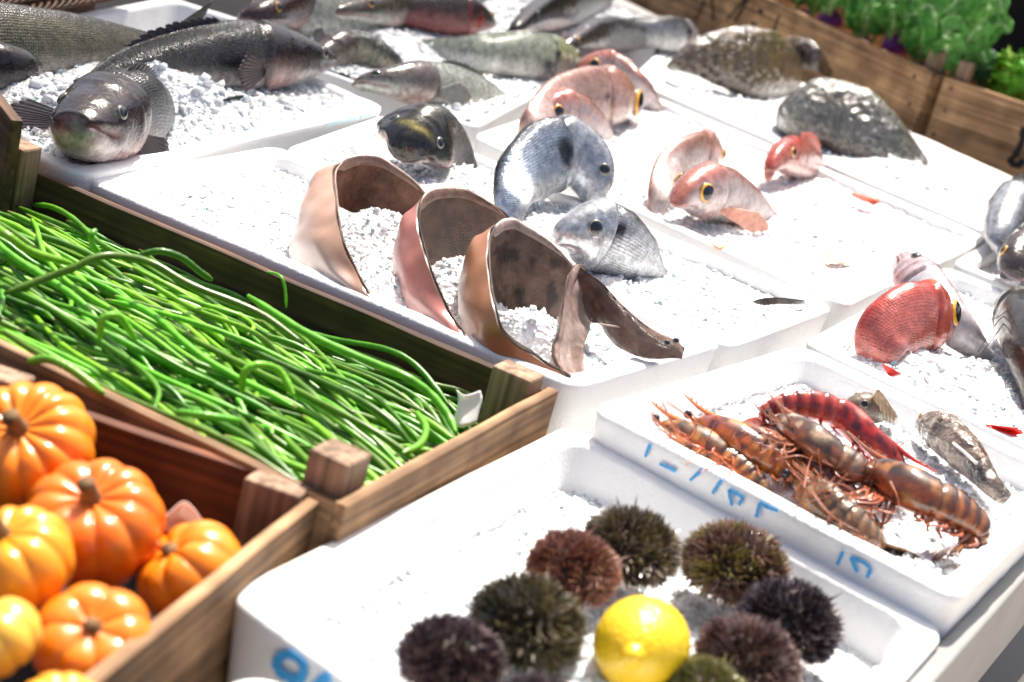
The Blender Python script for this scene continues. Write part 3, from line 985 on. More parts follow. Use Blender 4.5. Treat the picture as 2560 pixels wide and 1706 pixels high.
    for f in fins:
        kind, col = f[0], f[1]
        if kind == 'dorsal':
            a, b, h = f[2:5]
            us_ = [a + (b - a) * k / 6 for k in range(7)]
            bs = [surf(u, 0) - fr[i3(u)][2] * .003 for u in us_]
            tp = [surf(u, 0) + fr[i3(u)][2] * h * L * (sin(pi * (.15 + .85 * k / 6)) ** .6 + .1) + fr[i3(u)][0] * .04 * L for k, u in enumerate(us_)]
            fin('dorsal_fin', bs, tp, col, t, rays=11, jag=.35)
        elif kind == 'pect':
            s, ln, dr = f[2:5]
            p = surf(gill + .035, s * .62 * pi)
            T, S_, V_ = fr[i3(gill)]
            d = (T * dr[0] + S_ * s * dr[1] + V_ * dr[2]).normalized()
            sd = d.cross(S_ * s).normalized()
            bs = [p + sd * .016 * L * k for k in (-1, -.3, .3, 1)]
            tp = [p + d * ln * L * q + sd * .055 * L * k for k, q in ((-1, .7), (-.3, .97), (.3, 1), (1, .72))]
            fin('pectoral_fin', bs, tp, col, t, rays=10, jag=.06)
        elif kind == 'tail':
            ln, sp_ = f[2:4]
            T, S_, V_ = fr[-1]
            p = c[-1]
            d = Vector(f[4]) if len(f) > 4 else T
            hv = Vector(f[5]) if len(f) > 5 else V_
            bs = [p + hv * k * lerpt(pf['t'], u1) * L * hs for k in (-1, -.4, 0, .4, 1)]
            tp = [p + d * ln * L * q + hv * k * sp_ * L for k, q in ((-1, 1), (-.5, .82), (0, .7), (.5, .82), (1, 1))]
            fin('tail_fin', bs, tp, col, t, rays=13, jag=.08)
    return t, surf, fr, c


h_ = hexc
BASS = dict(back=(.006, .006, .008), side=(.048, .048, .055), belly=(.62, .58, .56), head=(.028, .018, .02), pink=(.5, .22, .18), vb=.34, vs=.66)
BASS2 = dict(back=(.025, .03, .022), side=(.26, .28, .23), belly=(.72, .72, .66), head=(.10, .07, .06), pink=(.55, .3, .25), vb=.22, vs=.6)
OLIVE = dict(back=(.05, .045, .025), side=(.22, .20, .12), belly=(.62, .58, .5), vb=.28, vs=.66)
PINK = dict(hv=.30, back=(.40, .15, .11), side=(.72, .60, .58), belly=(.78, .70, .68), head=(.50, .17, .13), pink=(.6, .3, .25), gillc=(.25, .08, .06), vb=.22, vs=.6)
PINK2 = dict(hv=.4, back=(.42, .20, .15), side=(.66, .47, .42), belly=(.74, .64, .60), head=(.50, .24, .19), gillc=(.3, .1, .07), vb=.3, vs=.75)
SILV = dict(back=(.035, .04, .05), side=(.62, .66, .74), belly=(.85, .85, .85), head=(.55, .57, .6), gillc=(.05, .05, .06), vb=.20, vs=.62)
DF = (.02, .016, .02)
BU = (Z * .9 - B * .1 + A * 0)               # leaning slightly to the camera
TC = -FWD                                    # towards the camera

fish('bass', 'olive backed bass lying along the top left edge with raised tail', [(-520, 150, .03), (-200, 112, .045), (60, 108, .045), (260, 110, .04), (400, 118, .03), (425, 95, .035)], .52, 'bass', up=Z * 1 + FWD * .5,
     hs=.95, ws=1.1, pal=OLIVE, u01=(0, .95), fins=[('tail', (.05, .05, .045), .16, .07, (W(520, 45, .07) - W(420, 95, .03)).normalized(), (W(430, 40, .08) - W(450, 110, .03)).normalized())])
fish('bass', 'dark fish end poking from the ice at the left edge', [(95, 178, .02), (40, 170, .035), (-60, 165, .035), (-200, 160, .02)], .42, 'bass', up=Z, hs=.75, ws=.9, pal=BASS, eyer=0, mouth=False, gill=.5, u01=(0, .6))
fish('bass', 'big glossy black bass lying side on with dark pectoral fin spread', [(834, 152, .034), (790, 146, .040), (700, 142, .046), (600, 140, .050), (480, 146, .048), (370, 160, .040), (290, 182, .028), (235, 215, .012)], .53, 'bass', up=Z * 1 + FWD * .42,
     hs=.90, ws=1.15, pal=BASS, u01=(0, .86), gill=.33, eyer=.019, eyeu=.115, eyev=.36, iris='s', openm=.1,
     fins=[('dorsal', DF, .45, .72, .018), ('pect', (.03, .012, .015), 1, .19, (.95, .3, -.02)), ('pect', (.03, .012, .015), -1, .19, (.95, .3, -.02)), ('tail', DF, .1, .05)])
fish('bass', 'black bass facing the camera with broad pale jaw over the tray corner', [(176, 316, .058), (200, 318, .052), (238, 306, .047), (285, 288, .040), (345, 284, .028), (405, 304, -.012)], .50, 'blunt', up=[Z * .8 + FWD * .9, Z + FWD * .45, Z],
     hs=1.05, ws=1.35, pal=dict(BASS, belly=(.66, .56, .54), pink=(.5, .2, .17)), u01=(.0, .8), eyer=.019, eyeu=.125, eyev=.30, iris='s', openm=.06, mv=.44,
     fins=[('dorsal', DF, .36, .6, .018), ('pect', (.035, .03, .03), 1, .12, (.7, .5, -.5)), ('pect', (.05, .04, .045), -1, .20, (.15, 1, -.15))])
g0 = [(590, 262), (560, 248)]
t, *_ = fish('bass', 'bass head with open mouth at the top behind the black bass', [(600, 62, .02), (640, 38, .05), (720, 12, .055), (830, -30, .04)], .46, 'bass', up=Z, hs=1, ws=1.1, pal=dict(BASS, head=(.07, .03, .03)), u01=(0, .6), eyer=.02)
fish('bass', 'striped bass curving right behind the black snout with grey pectoral fin', [(800, 150, .012), (850, 132, .018), (905, 140, .014), (950, 170, .0), (970, 195, -.03)], .38, 'bass', up=[Z * 1 + FWD * .4, Z + A * .6, Z * .5 + A], hs=1.05, ws=1, pal=dict(BASS2, side=(.45, .42, .3)), u01=(.12, .7),
     eyer=0, fins=[('pect', (.2, .2, .2), 1, .16, (.6, .9, -.1)), ('pect', (.2, .2, .2), -1, .16, (.4, .9, .0))])
fish('bass', 'pale blurred bass body at the top edge left of centre', [(690, 20, .03), (760, 30, .04), (860, 50, .03), (960, 90, .0)], .42, 'bass', up=Z + FWD * .3, hs=1, ws=1, pal=dict(BASS2, back=(.2, .22, .17), side=(.5, .52, .44)), u01=(.25, .9), eyer=0, mouth=False)
fish('bass', 'dark green bass with its head at the left of the top row', [(800, 48, .03), (850, 28, .05), (960, 18, .05), (1080, -6, .04), (1250, -30, .02)], .46, 'bass', up=Z + FWD * .4, hs=.95, ws=1, pal=dict(BASS2, back=(.04, .05, .035), side=(.10, .13, .10)), u01=(0, .9), eyer=.02)
fish('bass', 'dark bass with blood red gills at the top edge', [(1235, 60, .03), (1180, 42, .045), (1090, 30, .05), (980, 15, .045), (880, 0, .03)], .40, 'bass', up=Z + FWD * .4, hs=.95, ws=1, pal=dict(BASS, belly=(.35, .10, .09), gillc=(.35, .02, .01), side=(.08, .05, .05), vs=.55), u01=(0, .9), eyer=.02, spot=(.22, .6, .05, (.42, .02, .01)))
fish('bass', 'silvery bass with dark head lying on ice below the middle of the back row', [(884, 216, .01), (930, 205, .028), (1010, 205, .034), (1110, 218, .026), (1190, 235, .012), (1280, 262, -.02)], .40, 'bass', up=Z + FWD * .45, hs=.88, ws=1, pal=dict(BASS2, back=(.12, .15, .12), side=(.5, .53, .47), head=(.06, .03, .035)), u01=(0, .9), eyer=.018, eyeu=.09, iris='s',
     fins=[('pect', (.25, .24, .22), 1, .15, (.9, .4, .0)), ('pect', (.25, .24, .22), -1, .15, (.9, .4, .0)), ('dorsal', (.1, .12, .1), .35, .6, .02)])
fish('bass', 'greenish bass with white cheek and dark gill slit pointing right', [(1450, 155, .02), (1400, 145, .035), (1310, 138, .045), (1200, 132, .04), (1110, 125, .02), (1040, 118, .0)], .40, 'bass', up=Z + FWD * .5, hs=1.0, ws=1, pal=dict(BASS2, back=(.05, .07, .025), side=(.42, .46, .36), head=(.28, .30, .16), gillc=(.02, .02, .025)), u01=(0, .9), eyer=.022, eyeu=.10, iris='s', spot=(.3, .45, .02, (.03, .03, .04)),
     fins=[('pect', (.05, .05, .06), 1, .12, (.9, .3, -.4)), ('pect', (.05, .05, .06), -1, .12, (.9, .3, -.4))])
fish('bass', 'purplish black bass head beside the tall empty rim of ice at top', [(1262, 100, .02), (1290, 70, .05), (1350, 35, .06), (1450, 5, .05), (1530, -20, .03)], .42, 'bass', up=Z + FWD * .25, hs=1.05, ws=1, pal=dict(BASS, side=(.17, .19, .22)), u01=(0, .75), eyer=.018, iris='s')
fish('bass', 'dark headed bass running back to the upper right of the greenish one', [(1385, 150, .015), (1420, 115, .04), (1490, 92, .045), (1580, 90, .03), (1660, 105, .01)], .36, 'bass', up=Z + FWD * .3, hs=1.0, ws=1.05, pal=dict(BASS, side=(.22, .23, .24), belly=(.6, .5, .5)), u01=(0, .85), eyer=.018)
fish('bass', 'blue grey bass with white cheek beside the brown flatfish', [(1738, 92, .02), (1700, 88, .035), (1630, 80, .04), (1550, 72, .03), (1470, 68, .015)], .32, 'bass', up=Z + FWD * .4, hs=1.1, ws=1, pal=dict(BASS, side=(.25, .27, .32), belly=(.8, .8, .8), head=(.3, .28, .28), vb=.3, vs=.5), u01=(0, .85), eyer=.02, iris='s', spot=(.3, .4, .035, (.03, .03, .05)))

# pink breams
fish('sea_bream', 'pale pink bream with yellow eye behind the largest pink bream', [(1445, 182, .02), (1475, 178, .024), (1530, 195, .022), (1590, 235, .01), (1650, 285, -.02)], .27, 'bream', up=[Z * 1 + FWD * .3, Z, Z + A * .4], hs=.85, ws=1, pal=dict(PINK, side=(.72, .6, .58)), u01=(0, .85), mat='fine', eyer=.04, eyeu=.13, eyev=.34, mouth=True)
fish('sea_bream', 'largest pink bream arched over the ice with big brown eye', [(1585, 290, .0), (1545, 258, .035), (1480, 250, .045), (1400, 262, .045), (1335, 310, .03), (1305, 380, -.02)], .33, 'bream', up=[Z + FWD * .5 + A * .2, Z + FWD * .5, Z + FWD * .4, Z - A * .8, -A + Z * .3], hs=.85, ws=.9, pal=PINK2, u01=(0, .85), mat='fine', eyer=.075, eyeu=.13, eyev=.40, iris='gold', spot=(.34, .45, .02, (.09, .07, .08)))
fish('sea_bream', 'small pink bream with orange eye in front of the largest one', [(1318, 298, .026), (1350, 292, .030), (1405, 302, .024), (1465, 328, .008), (1530, 362, -.02)], .27, 'bream', up=[Z, Z, Z + A * .2], hs=.92, ws=1.1, pal=dict(PINK, side=(.72, .58, .56), belly=(.75, .66, .64)), u01=(0, .85), mat='fine', eyer=.046, eyeu=.15, eyev=.36, fins=[])
fish('sea_bream', 'pink bream curled behind the open eyed one on the right tray', [(1795, 420, .0), (1760, 400, .03), (1705, 410, .035), (1655, 470, .02), (1640, 550, -.02)], .24, 'bream', up=[Z + FWD * .3 + A * .5, Z + FWD * .3, Z + FWD * .2, -A * .8 + Z * .5, -A], hs=.95, ws=.9, pal=dict(PINK2, side=(.74, .62, .58)), u01=(.0, .85), mat='fine', eyer=.04, eyeu=.14)
fish('sea_bream', 'pink bream facing forward with golden eye and fin spread right', [(1684, 512, .026), (1718, 490, .034), (1785, 490, .030), (1860, 520, .010), (1935, 552, -.015)], .30, 'bream', up=[Z, Z, Z + A * .2], hs=.78, ws=1.1, pal=dict(PINK, side=(.74, .62, .60), belly=(.66, .58, .57)), u01=(0, .85), mat='fine', eyer=.05, eyeu=.15, eyev=.38,
     fins=[('pect', (.75, .38, .28), 1, .34, (.95, .35, -.15)), ('pect', (.75, .38, .28), -1, .34, (.95, .3, -.2))])
fish('sea_bream', 'small red bream head pointing up out of the ice', [(1918, 452, .004), (1930, 415, .026), (1958, 396, .032), (2005, 408, .012), (2050, 430, -.02)], .20, 'bream', up=[Z * .8 + FWD * .6, Z + FWD * .3, Z, Z], hs=.95, ws=1.2, pal=dict(PINK, back=(.5, .08, .05), side=(.62, .25, .2), head=(.5, .08, .06), belly=(.75, .45, .4)), u01=(0, .7), mat='fine', mouth=False, eyer=.045, eyeu=.17, eyev=.36,
     fins=[('dorsal', (.6, .12, .08), .3, .6, .08)])

# silver breams
t, *_ = fish('sea_bream', 'dark silver bream facing the camera with yellow brow band and small open mouth', [(1000, 400, .016), (1022, 362, .034), (1050, 338, .040), (1085, 338, .034), (1130, 372, .012), (1175, 430, -.02)], .36, 'bream', up=[Z + FWD * .3 + A * .2, Z + A * .25, Z + A * .3], tri=1, hs=.60, ws=1.55,
             pal=dict(back=(.035, .035, .03), side=(.16, .16, .16), belly=(.62, .58, .56), head=(.05, .048, .04), pink=(.45, .18, .15), vb=.42, vs=.66, band=(.12, .012, (.5, .42, .12))), u01=(0, .8), mat='silver', eyer=.024, eyeu=.17, eyev=.36, lips=(.3, .06, .05), openm=.35, iris='s')
fish('sea_bream', 'arched blue silver bream with black gill patch and belly in ice', [(1490, 530, -.012), (1466, 440, .030), (1405, 402, .045), (1340, 420, .04), (1290, 490, .02), (1275, 580, -.02)], .30, 'bream', up=[A * .8 + Z * .6 + FWD * .2, A * .3 + Z + FWD * .4, Z + FWD * .5, Z - A * .5 + FWD * .4, -A + Z * .2, -A], hs=1.02, ws=1.0, pal=dict(SILV, side=(.40, .48, .60), belly=(.65, .67, .7)), u01=(0, .85), mouth=False, mat='silver', eyer=.032, eyeu=.13, eyev=.27, iris='s', spot=(.33, .42, .05, (.015, .015, .018)))
fish('sea_bream', 'silver bream looking left with dark back and down turned mouth', [(1384, 605, .022), (1420, 592, .030), (1485, 600, .028), (1565, 640, .012), (1650, 695, -.02)], .30, 'bream', up=[Z, Z, Z + A * .2], hs=.88, ws=1.15, pal=dict(SILV, vb=.17, side=(.75, .78, .82), head=(.7, .72, .74)), u01=(0, .85), mat='silver', eyer=.036, eyeu=.17, eyev=.33, iris='s', spot=(.33, .30, .035, (.012, .012, .015)), lips=(.5, .22, .2))

# flatfish at the back right
TB = dict(back=(.22, .15, .07), side=(.16, .11, .055), belly=(.10, .06, .035), gillc=(.06, .035, .02), vb=.2, vs=.75)
fish('flatfish', 'brown mottled flatfish leaning with a broad wet back', [(1672, 170, .02), (1730, 150, .05), (1820, 150, .06), (1910, 170, .05), (1990, 190, .02)], .40, 'flat', up=Z + FWD * .5, hs=.78, ws=1.3, pal=TB, u01=(0, .75), eyer=0, mouth=False, mat='bumpy', gill=.1, cat='flatfish')
fish('flatfish', 'brown flatfish tail leaning on the crate behind the broad one', [(1930, 150, .05), (1990, 130, .06), (2040, 150, .06), (2075, 185, .03)], .30, 'flat', up=Z + FWD * .3, hs=.5, ws=.9, pal=dict(TB, back=(.14, .08, .045), side=(.10, .06, .035)), u01=(.2, .85), eyer=0, mouth=False, mat='bumpy', gill=.0, cat='flatfish')
fish('flatfish', 'silvery speckled flatfish glinting beside the crate', [(1950, 300, .005), (2010, 285, .045), (2090, 290, .055), (2180, 335, .045), (2260, 385, .02), (2310, 410, .0)], .42, 'flat', up=Z + FWD * .5, hs=.66, ws=1.4, pal=dict(back=(.20, .17, .11), side=(.20, .19, .16), belly=(.16, .09, .07), gillc=(.1, .08, .06), vb=.2, vs=.8), u01=(0, .9), eyer=0, mouth=False, mat='bumpy', gill=.1, cat='flatfish')

# right hand fish
RED = dict(back=(.55, .06, .04), side=(.62, .16, .13), belly=(.66, .3, .27), head=(.6, .10, .06), gillc=(.3, .02, .02), vb=.25, vs=.75)
fish('red_fish', 'bright red fish with big orange eye on the pinkish ice', [(2350, 850, .0), (2338, 815, .026), (2285, 808, .036), (2228, 832, .028), (2200, 885, .002), (2196, 925, -.03)], .26, 'bream', up=[Z + FWD * .4 + A * .4, Z + FWD * .4, Z + FWD * .4, Z - A * .6 + FWD * .2, -A, -A], hs=1.0, ws=1.15, pal=RED, u01=(0, .8), eyer=.07, eyeu=.15, eyev=.32,
     mat='fine', fins=[('pect', (.7, .05, .03), 1, .3, (.4, .6, -.8))])
fish('gurnard', 'slender pale fish with open red mouth pointing up left', [(2245, 640, .056), (2285, 690, .048), (2340, 765, .035), (2400, 830, .02), (2470, 900, -.02)], .34, 'slim', up=Z * .8 + A * .5 + FWD * .3, hs=1.5, ws=1.3, pal=dict(back=(.62, .5, .5), side=(.62, .58, .62), belly=(.75, .66, .66), head=(.6, .40, .42), pink=(.6, .06, .06), vb=.2, vs=.7), u01=(0, .95), eyer=.022, eyeu=.16, eyev=.25, mat='smooth', openm=.45, lips=(.4, .02, .03), iris='s')
fish('dark_fish', 'blue black fish with white flank at the right edge', [(2500, 640, .01), (2498, 590, .035), (2530, 530, .05), (2600, 500, .05), (2700, 520, .03)], .40, 'bream', up=[Z, Z, Z - A * .3, Z - A * .2], hs=.7, ws=1, pal=dict(SILV, back=(.02, .022, .03), side=(.35, .38, .46)), u01=(.0, .9), mat='silver', eyer=0)
fish('dark_fish', 'grey striped fish head with pink mouth below the blue black one', [(2532, 712, .006), (2530, 680, .03), (2545, 650, .04), (2600, 640, .03), (2700, 650, .0)], .32, 'bream', up=[Z + FWD * .2, Z, Z], hs=.85, ws=1.1, pal=dict(back=(.03, .03, .035), side=(.2, .2, .21), belly=(.68, .64, .64), head=(.08, .06, .06), pink=(.5, .15, .13), vb=.3, vs=.55), u01=(0, .8), eyer=.03, iris='gold', openm=.1)
t, sf, fr, cc = fish('dark_fish', 'glossy brown black fish with whiskers at the lower right edge', [(2548, 760, .03), (2556, 800, .045), (2575, 880, .04), (2590, 960, .02), (2600, 1050, -.01)], .42, 'bass', up=[Z + FWD * .4, Z, Z, Z], hs=.9, ws=1.2, pal=dict(back=(.025, .016, .013), side=(.05, .032, .026), belly=(.2, .15, .13), vb=.4, vs=.85), u01=(0.05, .8), eyer=.02, mat='smooth')
for (a, b, c_) in (((2520, 780, .05), (2490, 810, .06), (2445, 880, .03)), ((2515, 800, .05), (2480, 850, .05), (2440, 900, .02)), ((2525, 770, .06), (2500, 790, .07), (2478, 800, .06))):
    g = MB(); g.tube(cat_rom([W(*a), W(*b), W(*c_)], 14), [.0008 * (1 - i / 15) + .0002 for i in range(14)], 6, col=(.02, .015, .012)); g.build('whisker', M['fin'], t)

# fins and tails that stick out of the ice
def loosefin(label, b, tp, col, col2=None, name='fish_tail', rays=9):
    t = thing(name, W(*b[0]), label, 'fish tail')
    fin('fin_blade', [W(*x) for x in b], [W(*x) for x in tp], col, t, rays=rays, jag=.15, col2=col2)
    return t


loosefin('small red tail tip on the ice near the far rim of the pink bream tray', [(2118, 480, .01), (2130, 488, .006), (2135, 492, .0)], [(2195, 498, .012), (2205, 505, .006), (2190, 515, .0)], (.75, .14, .07), (.8, .3, .2))
loosefin('pale orange fin lying on the ice left of the slender fish', [(2062, 632, .0), (2100, 645, -.004), (2140, 650, -.006)], [(2078, 655, -.004), (2125, 658, -.006), (2172, 626, .002)], (.85, .45, .22), (.85, .55, .35))
loosefin('thin orange fin sliver on the ice below the golden eyed bream', [(1775, 606, .004), (1790, 610, .002)], [(1800, 622, .002), (1822, 620, .0)], (.85, .35, .12))
loosefin('black fin tip in the corner of the silver bream tray', [(1880, 755, .0), (1900, 748, .008), (1940, 744, .01), (2012, 752, .008)], [(1884, 757, .0), (1912, 765, .0), (1950, 762, .0), (2014, 760, .0)], (.03, .028, .025), (.05, .045, .04))
loosefin('bright red forked tail on the ice near the right edge', [(2462, 1062, .0), (2466, 1066, .0)], [(2545, 1072, .012), (2560, 1085, .004), (2535, 1092, .0)], (.8, .03, .02))
loosefin('red fin flecks in the ice under the bright red fish', [(2205, 910, .01), (2215, 925, .0)], [(2255, 935, .0), (2225, 945, -.005)], (.7, .04, .03))
loosefin('black curved fin on ice below the big black bass', [(545, 270, .01), (558, 250, .03), (590, 240, .035)], [(570, 285, .008), (610, 255, .02), (650, 238, .03)], (.02, .02, .022), rays=7)

# ------------------------------------------------------------------ curled soles
def sole(label, rim, base, tmid, under, top, bulge=.012, spots=0, name='sole', drop=.022):
    n = 84
    R_ = cat_rom([W(*p) for p in rim], n); Bs = cat_rom([W(*p) - Z * (drop * min(1, q / 3)) for q, p in enumerate(base)], n)
    K = 16
    cen = sum(R_ + Bs, Vector()) / (2 * n)
    th = .0036
    rows_o, rows_i, uv, co, ci = [], [], [], [], []
    d = 0
    for i in range(n):
        r, b = R_[i], Bs[i]
        if i: d += (R_[i] - R_[i - 1]).length
        tan = (R_[min(i + 1, n - 1)] - R_[max(i - 1, 0)]).normalized()
        out = tan.cross(r - b)
        if out.length < 1e-6: out = Vector((1, 0, 0))
        out.normalize(); out = -out
        ro, ri, u_, c1_, c2_ = [], [], [], [], []
        for k in range(K):
            t_ = k / (K - 1)
            p = b.lerp(r, t_) + out * bulge * sin(pi * t_) * sin(pi * min(1, .15 + i / n * .85)) + out * .0028 * N(d * 28, t_ * 3, len(label), 1) + Z * .0020 * N(d * 40, 1, len(label), 1) * t_
            tt = th * (1 - .75 * t_ ** 3)
            ro.append(p + out * tt); ri.append(p - out * tt)
            u_.append((d, t_ * (r - b).length, .9))
            q = 1 + .2 * N(d * 40, t_ * 3, 4, 1)
            c1_.append(tuple(x * q for x in mixc(under[0], under[1], sm(.3, .85, t_ + .25 * N(d * 12, t_ * 2, 8, 1)))))
            m = N(d * 45, t_ * 4, 11 + len(label), 1)
            cc = mixc(top[0], top[1], sm(.0, .9, t_))
            if spots: cc = mixc(cc, (.03, .02, .018), spots * sm(.12, .35, m) * (1 - sm(.8, 1, t_)))
            c2_.append(tuple(x * q for x in cc))
        rows_o.append(ro); rows_i.append(ri); uv.append(u_); co.append(c1_); ci.append(c2_)
    t = thing(name, Vector((cen.x, cen.y, ZR - .02)), label, 'sole', 'curled brown soles')
    g = MB(); g.grid(rows_o, col=co, uv=uv, mi=1); g.grid(rows_i, col=ci, uv=uv, mi=0, flip=True)
    edge = [[rows_o[i][-1], rows_i[i][-1]] for i in range(n)]
    g.grid(edge, col=tuple(v * .6 for v in top[0]), mi=0)
    g.grid([[rows_o[-1][k], rows_i[-1][k]] for k in range(K)], col=top[0], mi=0)
    g.grid([[rows_o[0][k], rows_i[0][k]] for k in range(K)], col=top[0], mi=0)
    g.build('body', [M['sole_top'], M['sole_under']], t)
    # ribbed fringe fin along the rim
    FN = 640
    R2 = cat_rom([W(*p) for p in rim], FN); B2 = cat_rom([W(*p) for p in base], FN)
    rows, cols = [], []
    for i in range(FN):
        r, b = R2[i], B2[i]
        up_ = (r - b)
        ln = min(.013, up_.length * .35) * (sin(pi * min(1, .05 + i / FN * 1.0)) ** .4)
        up_ = up_.normalized() if up_.length > 1e-6 else Z
        tan = (R2[min(i + 1, FN - 1)] - R2[max(i - 1, 0)]).normalized()
        out = tan.cross(up_).normalized()
        rd = (.0007 + .0004 * N(i * .11, 3, 1, 1)) * (1 if i % 4 == 0 else -.6 if i % 4 == 2 else .2)
        row = []
        for k in range(5):
            t_ = k / 4
            row.append(r - up_ * ln * (1 - t_) * 1.0 + up_ * t_ * .0015 * (1 + (i % 4 == 0)) + out * (.0042 * (1 - abs(t_ - .5)) + rd * (1 - .4 * t_)))
        rows.append(row)
        c_ = top[2] if len(top) > 2 else top[1]
        cols.append([tuple(x * (1.2 if i % 4 == 0 else .7 if i % 4 == 2 else 1) * (1 + .3 * N(i * .05, k, 2, 1)) for x in mixc(c_, (.4, .28, .23), .25 * k / 4)) for k in range(5)])
    g = MB(); g.grid(rows, col=cols)
    g.build('fringe_fin', M['fin'], t, solid=.0012)
    return t


UN1 = ((.66, .54, .50), (.48, .29, .21)); UN2 = ((.55, .32, .30), (.50, .19, .16)); UN3 = ((.54, .40, .35), (.42, .18, .09))
TP = ((.15, .065, .038), (.22, .11, .07), (.26, .17, .13))
sole('leftmost curled brown sole with pale pink underside by the tray edge',
     [(917, 737, -.002), (889, 679, .012), (853, 602, .035), (843, 546, .048), (836, 485, .06), (832, 440, .068), (840, 415, .074), (865, 400, .075), (905, 391, .075), (955, 398, .073), (1006, 429, .068), (1044, 459, .062), (1068, 486, .055)],
     [(907, 737, -.01), (850, 706, -.006), (797, 660, -.004), (744, 612, .0), (741, 565, .014), (769, 493, .036), (806, 440, .060), (868, 480, .030), (905, 500, .014), (950, 530, .008), (1000, 565, .0), (1035, 590, -.006), (1050, 600, -.01)],
     .5, UN1, TP)
sole('second curled sole from the left with rosy underside and brown ribbed rim',
     [(1157, 838, -.004), (1121, 780, .008), (1090, 717, .026), (1070, 666, .040), (1057, 622, .050), (1047, 584, .058), (1042, 551, .066), (1044, 516, .074), (1057, 490, .080), (1083, 475, .082), (1128, 472, .082), (1172, 480, .080), (1210, 498, .076), (1248, 523, .068), (1278, 552, .058)],
     [(1148, 843, -.012), (1080, 802, -.008), (1031, 740, -.004), (1011, 699, .0), (1003, 660, .008), (1008, 620, .022), (1020, 582, .038), (1036, 548, .054), (1060, 600, .028), (1095, 650, .004), (1128, 660, .0), (1170, 662, -.004), (1200, 655, -.006), (1228, 640, -.008), (1258, 610, -.01)],
     .5, UN2, ((.095, .052, .032), (.12, .068, .045), (.20, .12, .09)))
sole('third curled sole with orange underside and dark blotched brown top',
     [(1424, 944, -.004), (1364, 911, .0), (1323, 881, .006), (1281, 855, .014), (1251, 822, .024), (1239, 786, .034), (1230, 753, .042), (1224, 715, .050), (1220, 679, .058), (1217, 634, .068), (1219, 599, .076), (1228, 575, .082), (1240, 562, .084), (1258, 552, .084), (1289, 553, .082), (1328, 574, .078), (1373, 603, .072), (1408, 633, .064), (1440, 668, .056)],
     [(1424, 962, -.018), (1350, 934, -.016), (1290, 900, -.014), (1230, 872, -.012), (1192, 832, -.01), (1176, 792, -.004), (1165, 750, .004), (1162, 712, .014), (1170, 668, .03), (1188, 622, .05), (1205, 590, .066), (1216, 600, .064), (1235, 680, .03), (1250, 715, .012), (1280, 730, .004), (1322, 750, .0), (1365, 762, -.004), (1400, 765, -.006), (1425, 760, -.008)],
     .5, UN3, ((.16, .095, .062), (.20, .125, .095), (.34, .26, .23)), spots=.85)
sole('rightmost brown sole with its tail hanging over the tray edge',
     [(1432, 968, -.012), (1405, 935, -.004), (1384, 900, .004), (1382, 862, .012), (1392, 835, .02), (1402, 790, .03), (1410, 735, .044), (1420, 695, .054), (1437, 668, .06), (1452, 668, .06)],
     [(1448, 966, -.018), (1456, 932, -.012), (1454, 900, -.008), (1453, 868, -.002), (1462, 838, .0), (1470, 810, .002), (1478, 790, .006), (1484, 785, .01), (1490, 780, .014), (1500, 770, .018)],
     .5, ((.5, .36, .30), (.45, .30, .25)), ((.20, .12, .095), (.34, .24, .21), (.36, .25, .21)), bulge=.004, drop=.0)
# the same sole's body and head
SL = bpy.data.objects[[o.name for o in C.objects if o.name.startswith('sole')][-1]]
up_e = [(1446, 664, .062), (1470, 682, .060), (1510, 712, .055), (1550, 756, .046), (1600, 802, .036), (1645, 832, .029), (1685, 848, .025), (1712, 872, .014)]
lo_e = [(1476, 806, .006), (1500, 812, .004), (1515, 838, .0), (1542, 866, -.002), (1580, 886, -.003), (1618, 898, -.002), (1655, 896, .0), (1706, 882, .006)]
n = 70; K = 18
Ue, Le = cat_rom([W(*p) for p in up_e], n), cat_rom([W(*p) for p in lo_e], n)
rows, cols, uv = [], [], []
d = 0
for i in range(n):
    if i: d += (Ue[i] - Ue[i - 1]).length
    row, cr, ur = [], [], []
    nrm = (Ue[min(i + 1, n - 1)] - Ue[max(i - 1, 0)]).cross(Le[i] - Ue[i]).normalized()
    nrm = nrm if nrm.dot(FWD) < 0 else -nrm
    for k in range(K * 2):
        t_ = k / (K - 1) if k < K else (2 * K - 1 - k) / (K - 1)
        s_ = 1 if k < K else -.35
        hd = sm(.62, .8, i / n) * .5 + .5
        row.append(Ue[i].lerp(Le[i], t_) + nrm * s_ * (.012 * hd * sqrt(max(0, sin(pi * t_))) + .0012 * N(d * 60, t_ * 8, 1, 1)))
        cr.append(tuple(x * (1 + .3 * N(d * 50, t_ * 6, 3, 1)) for x in ((.17, .095, .068) if k < K else (.5, .35, .3))))
        ur.append((d, t_ * .05, .95))
    rows.append(row); cols.append(cr); uv.append(ur)
g = MB(); g.grid(rows, closed_v=True, col=cols, uv=uv)
g.f.append(tuple((n - 1) * 2 * K + k for k in range(2 * K))); g.mi.append(0)
g.build('body', M['sole_top'], SL)
for (px, py, h) in ((1668, 857, .033), (1690, 852, .028)):
    eye(SL, W(px, py, h), (TC + Z * .5).normalized(), .0038, M['silver_iris'])
# raised head bones
g = MB(); g.tube(cat_rom([W(1500, 811, .022), W(1550, 818, .022), W(1590, 826, .022)], 12), .0011, 6, col=(.45, .34, .3)); g.build('side_line', M['fin'], SL)


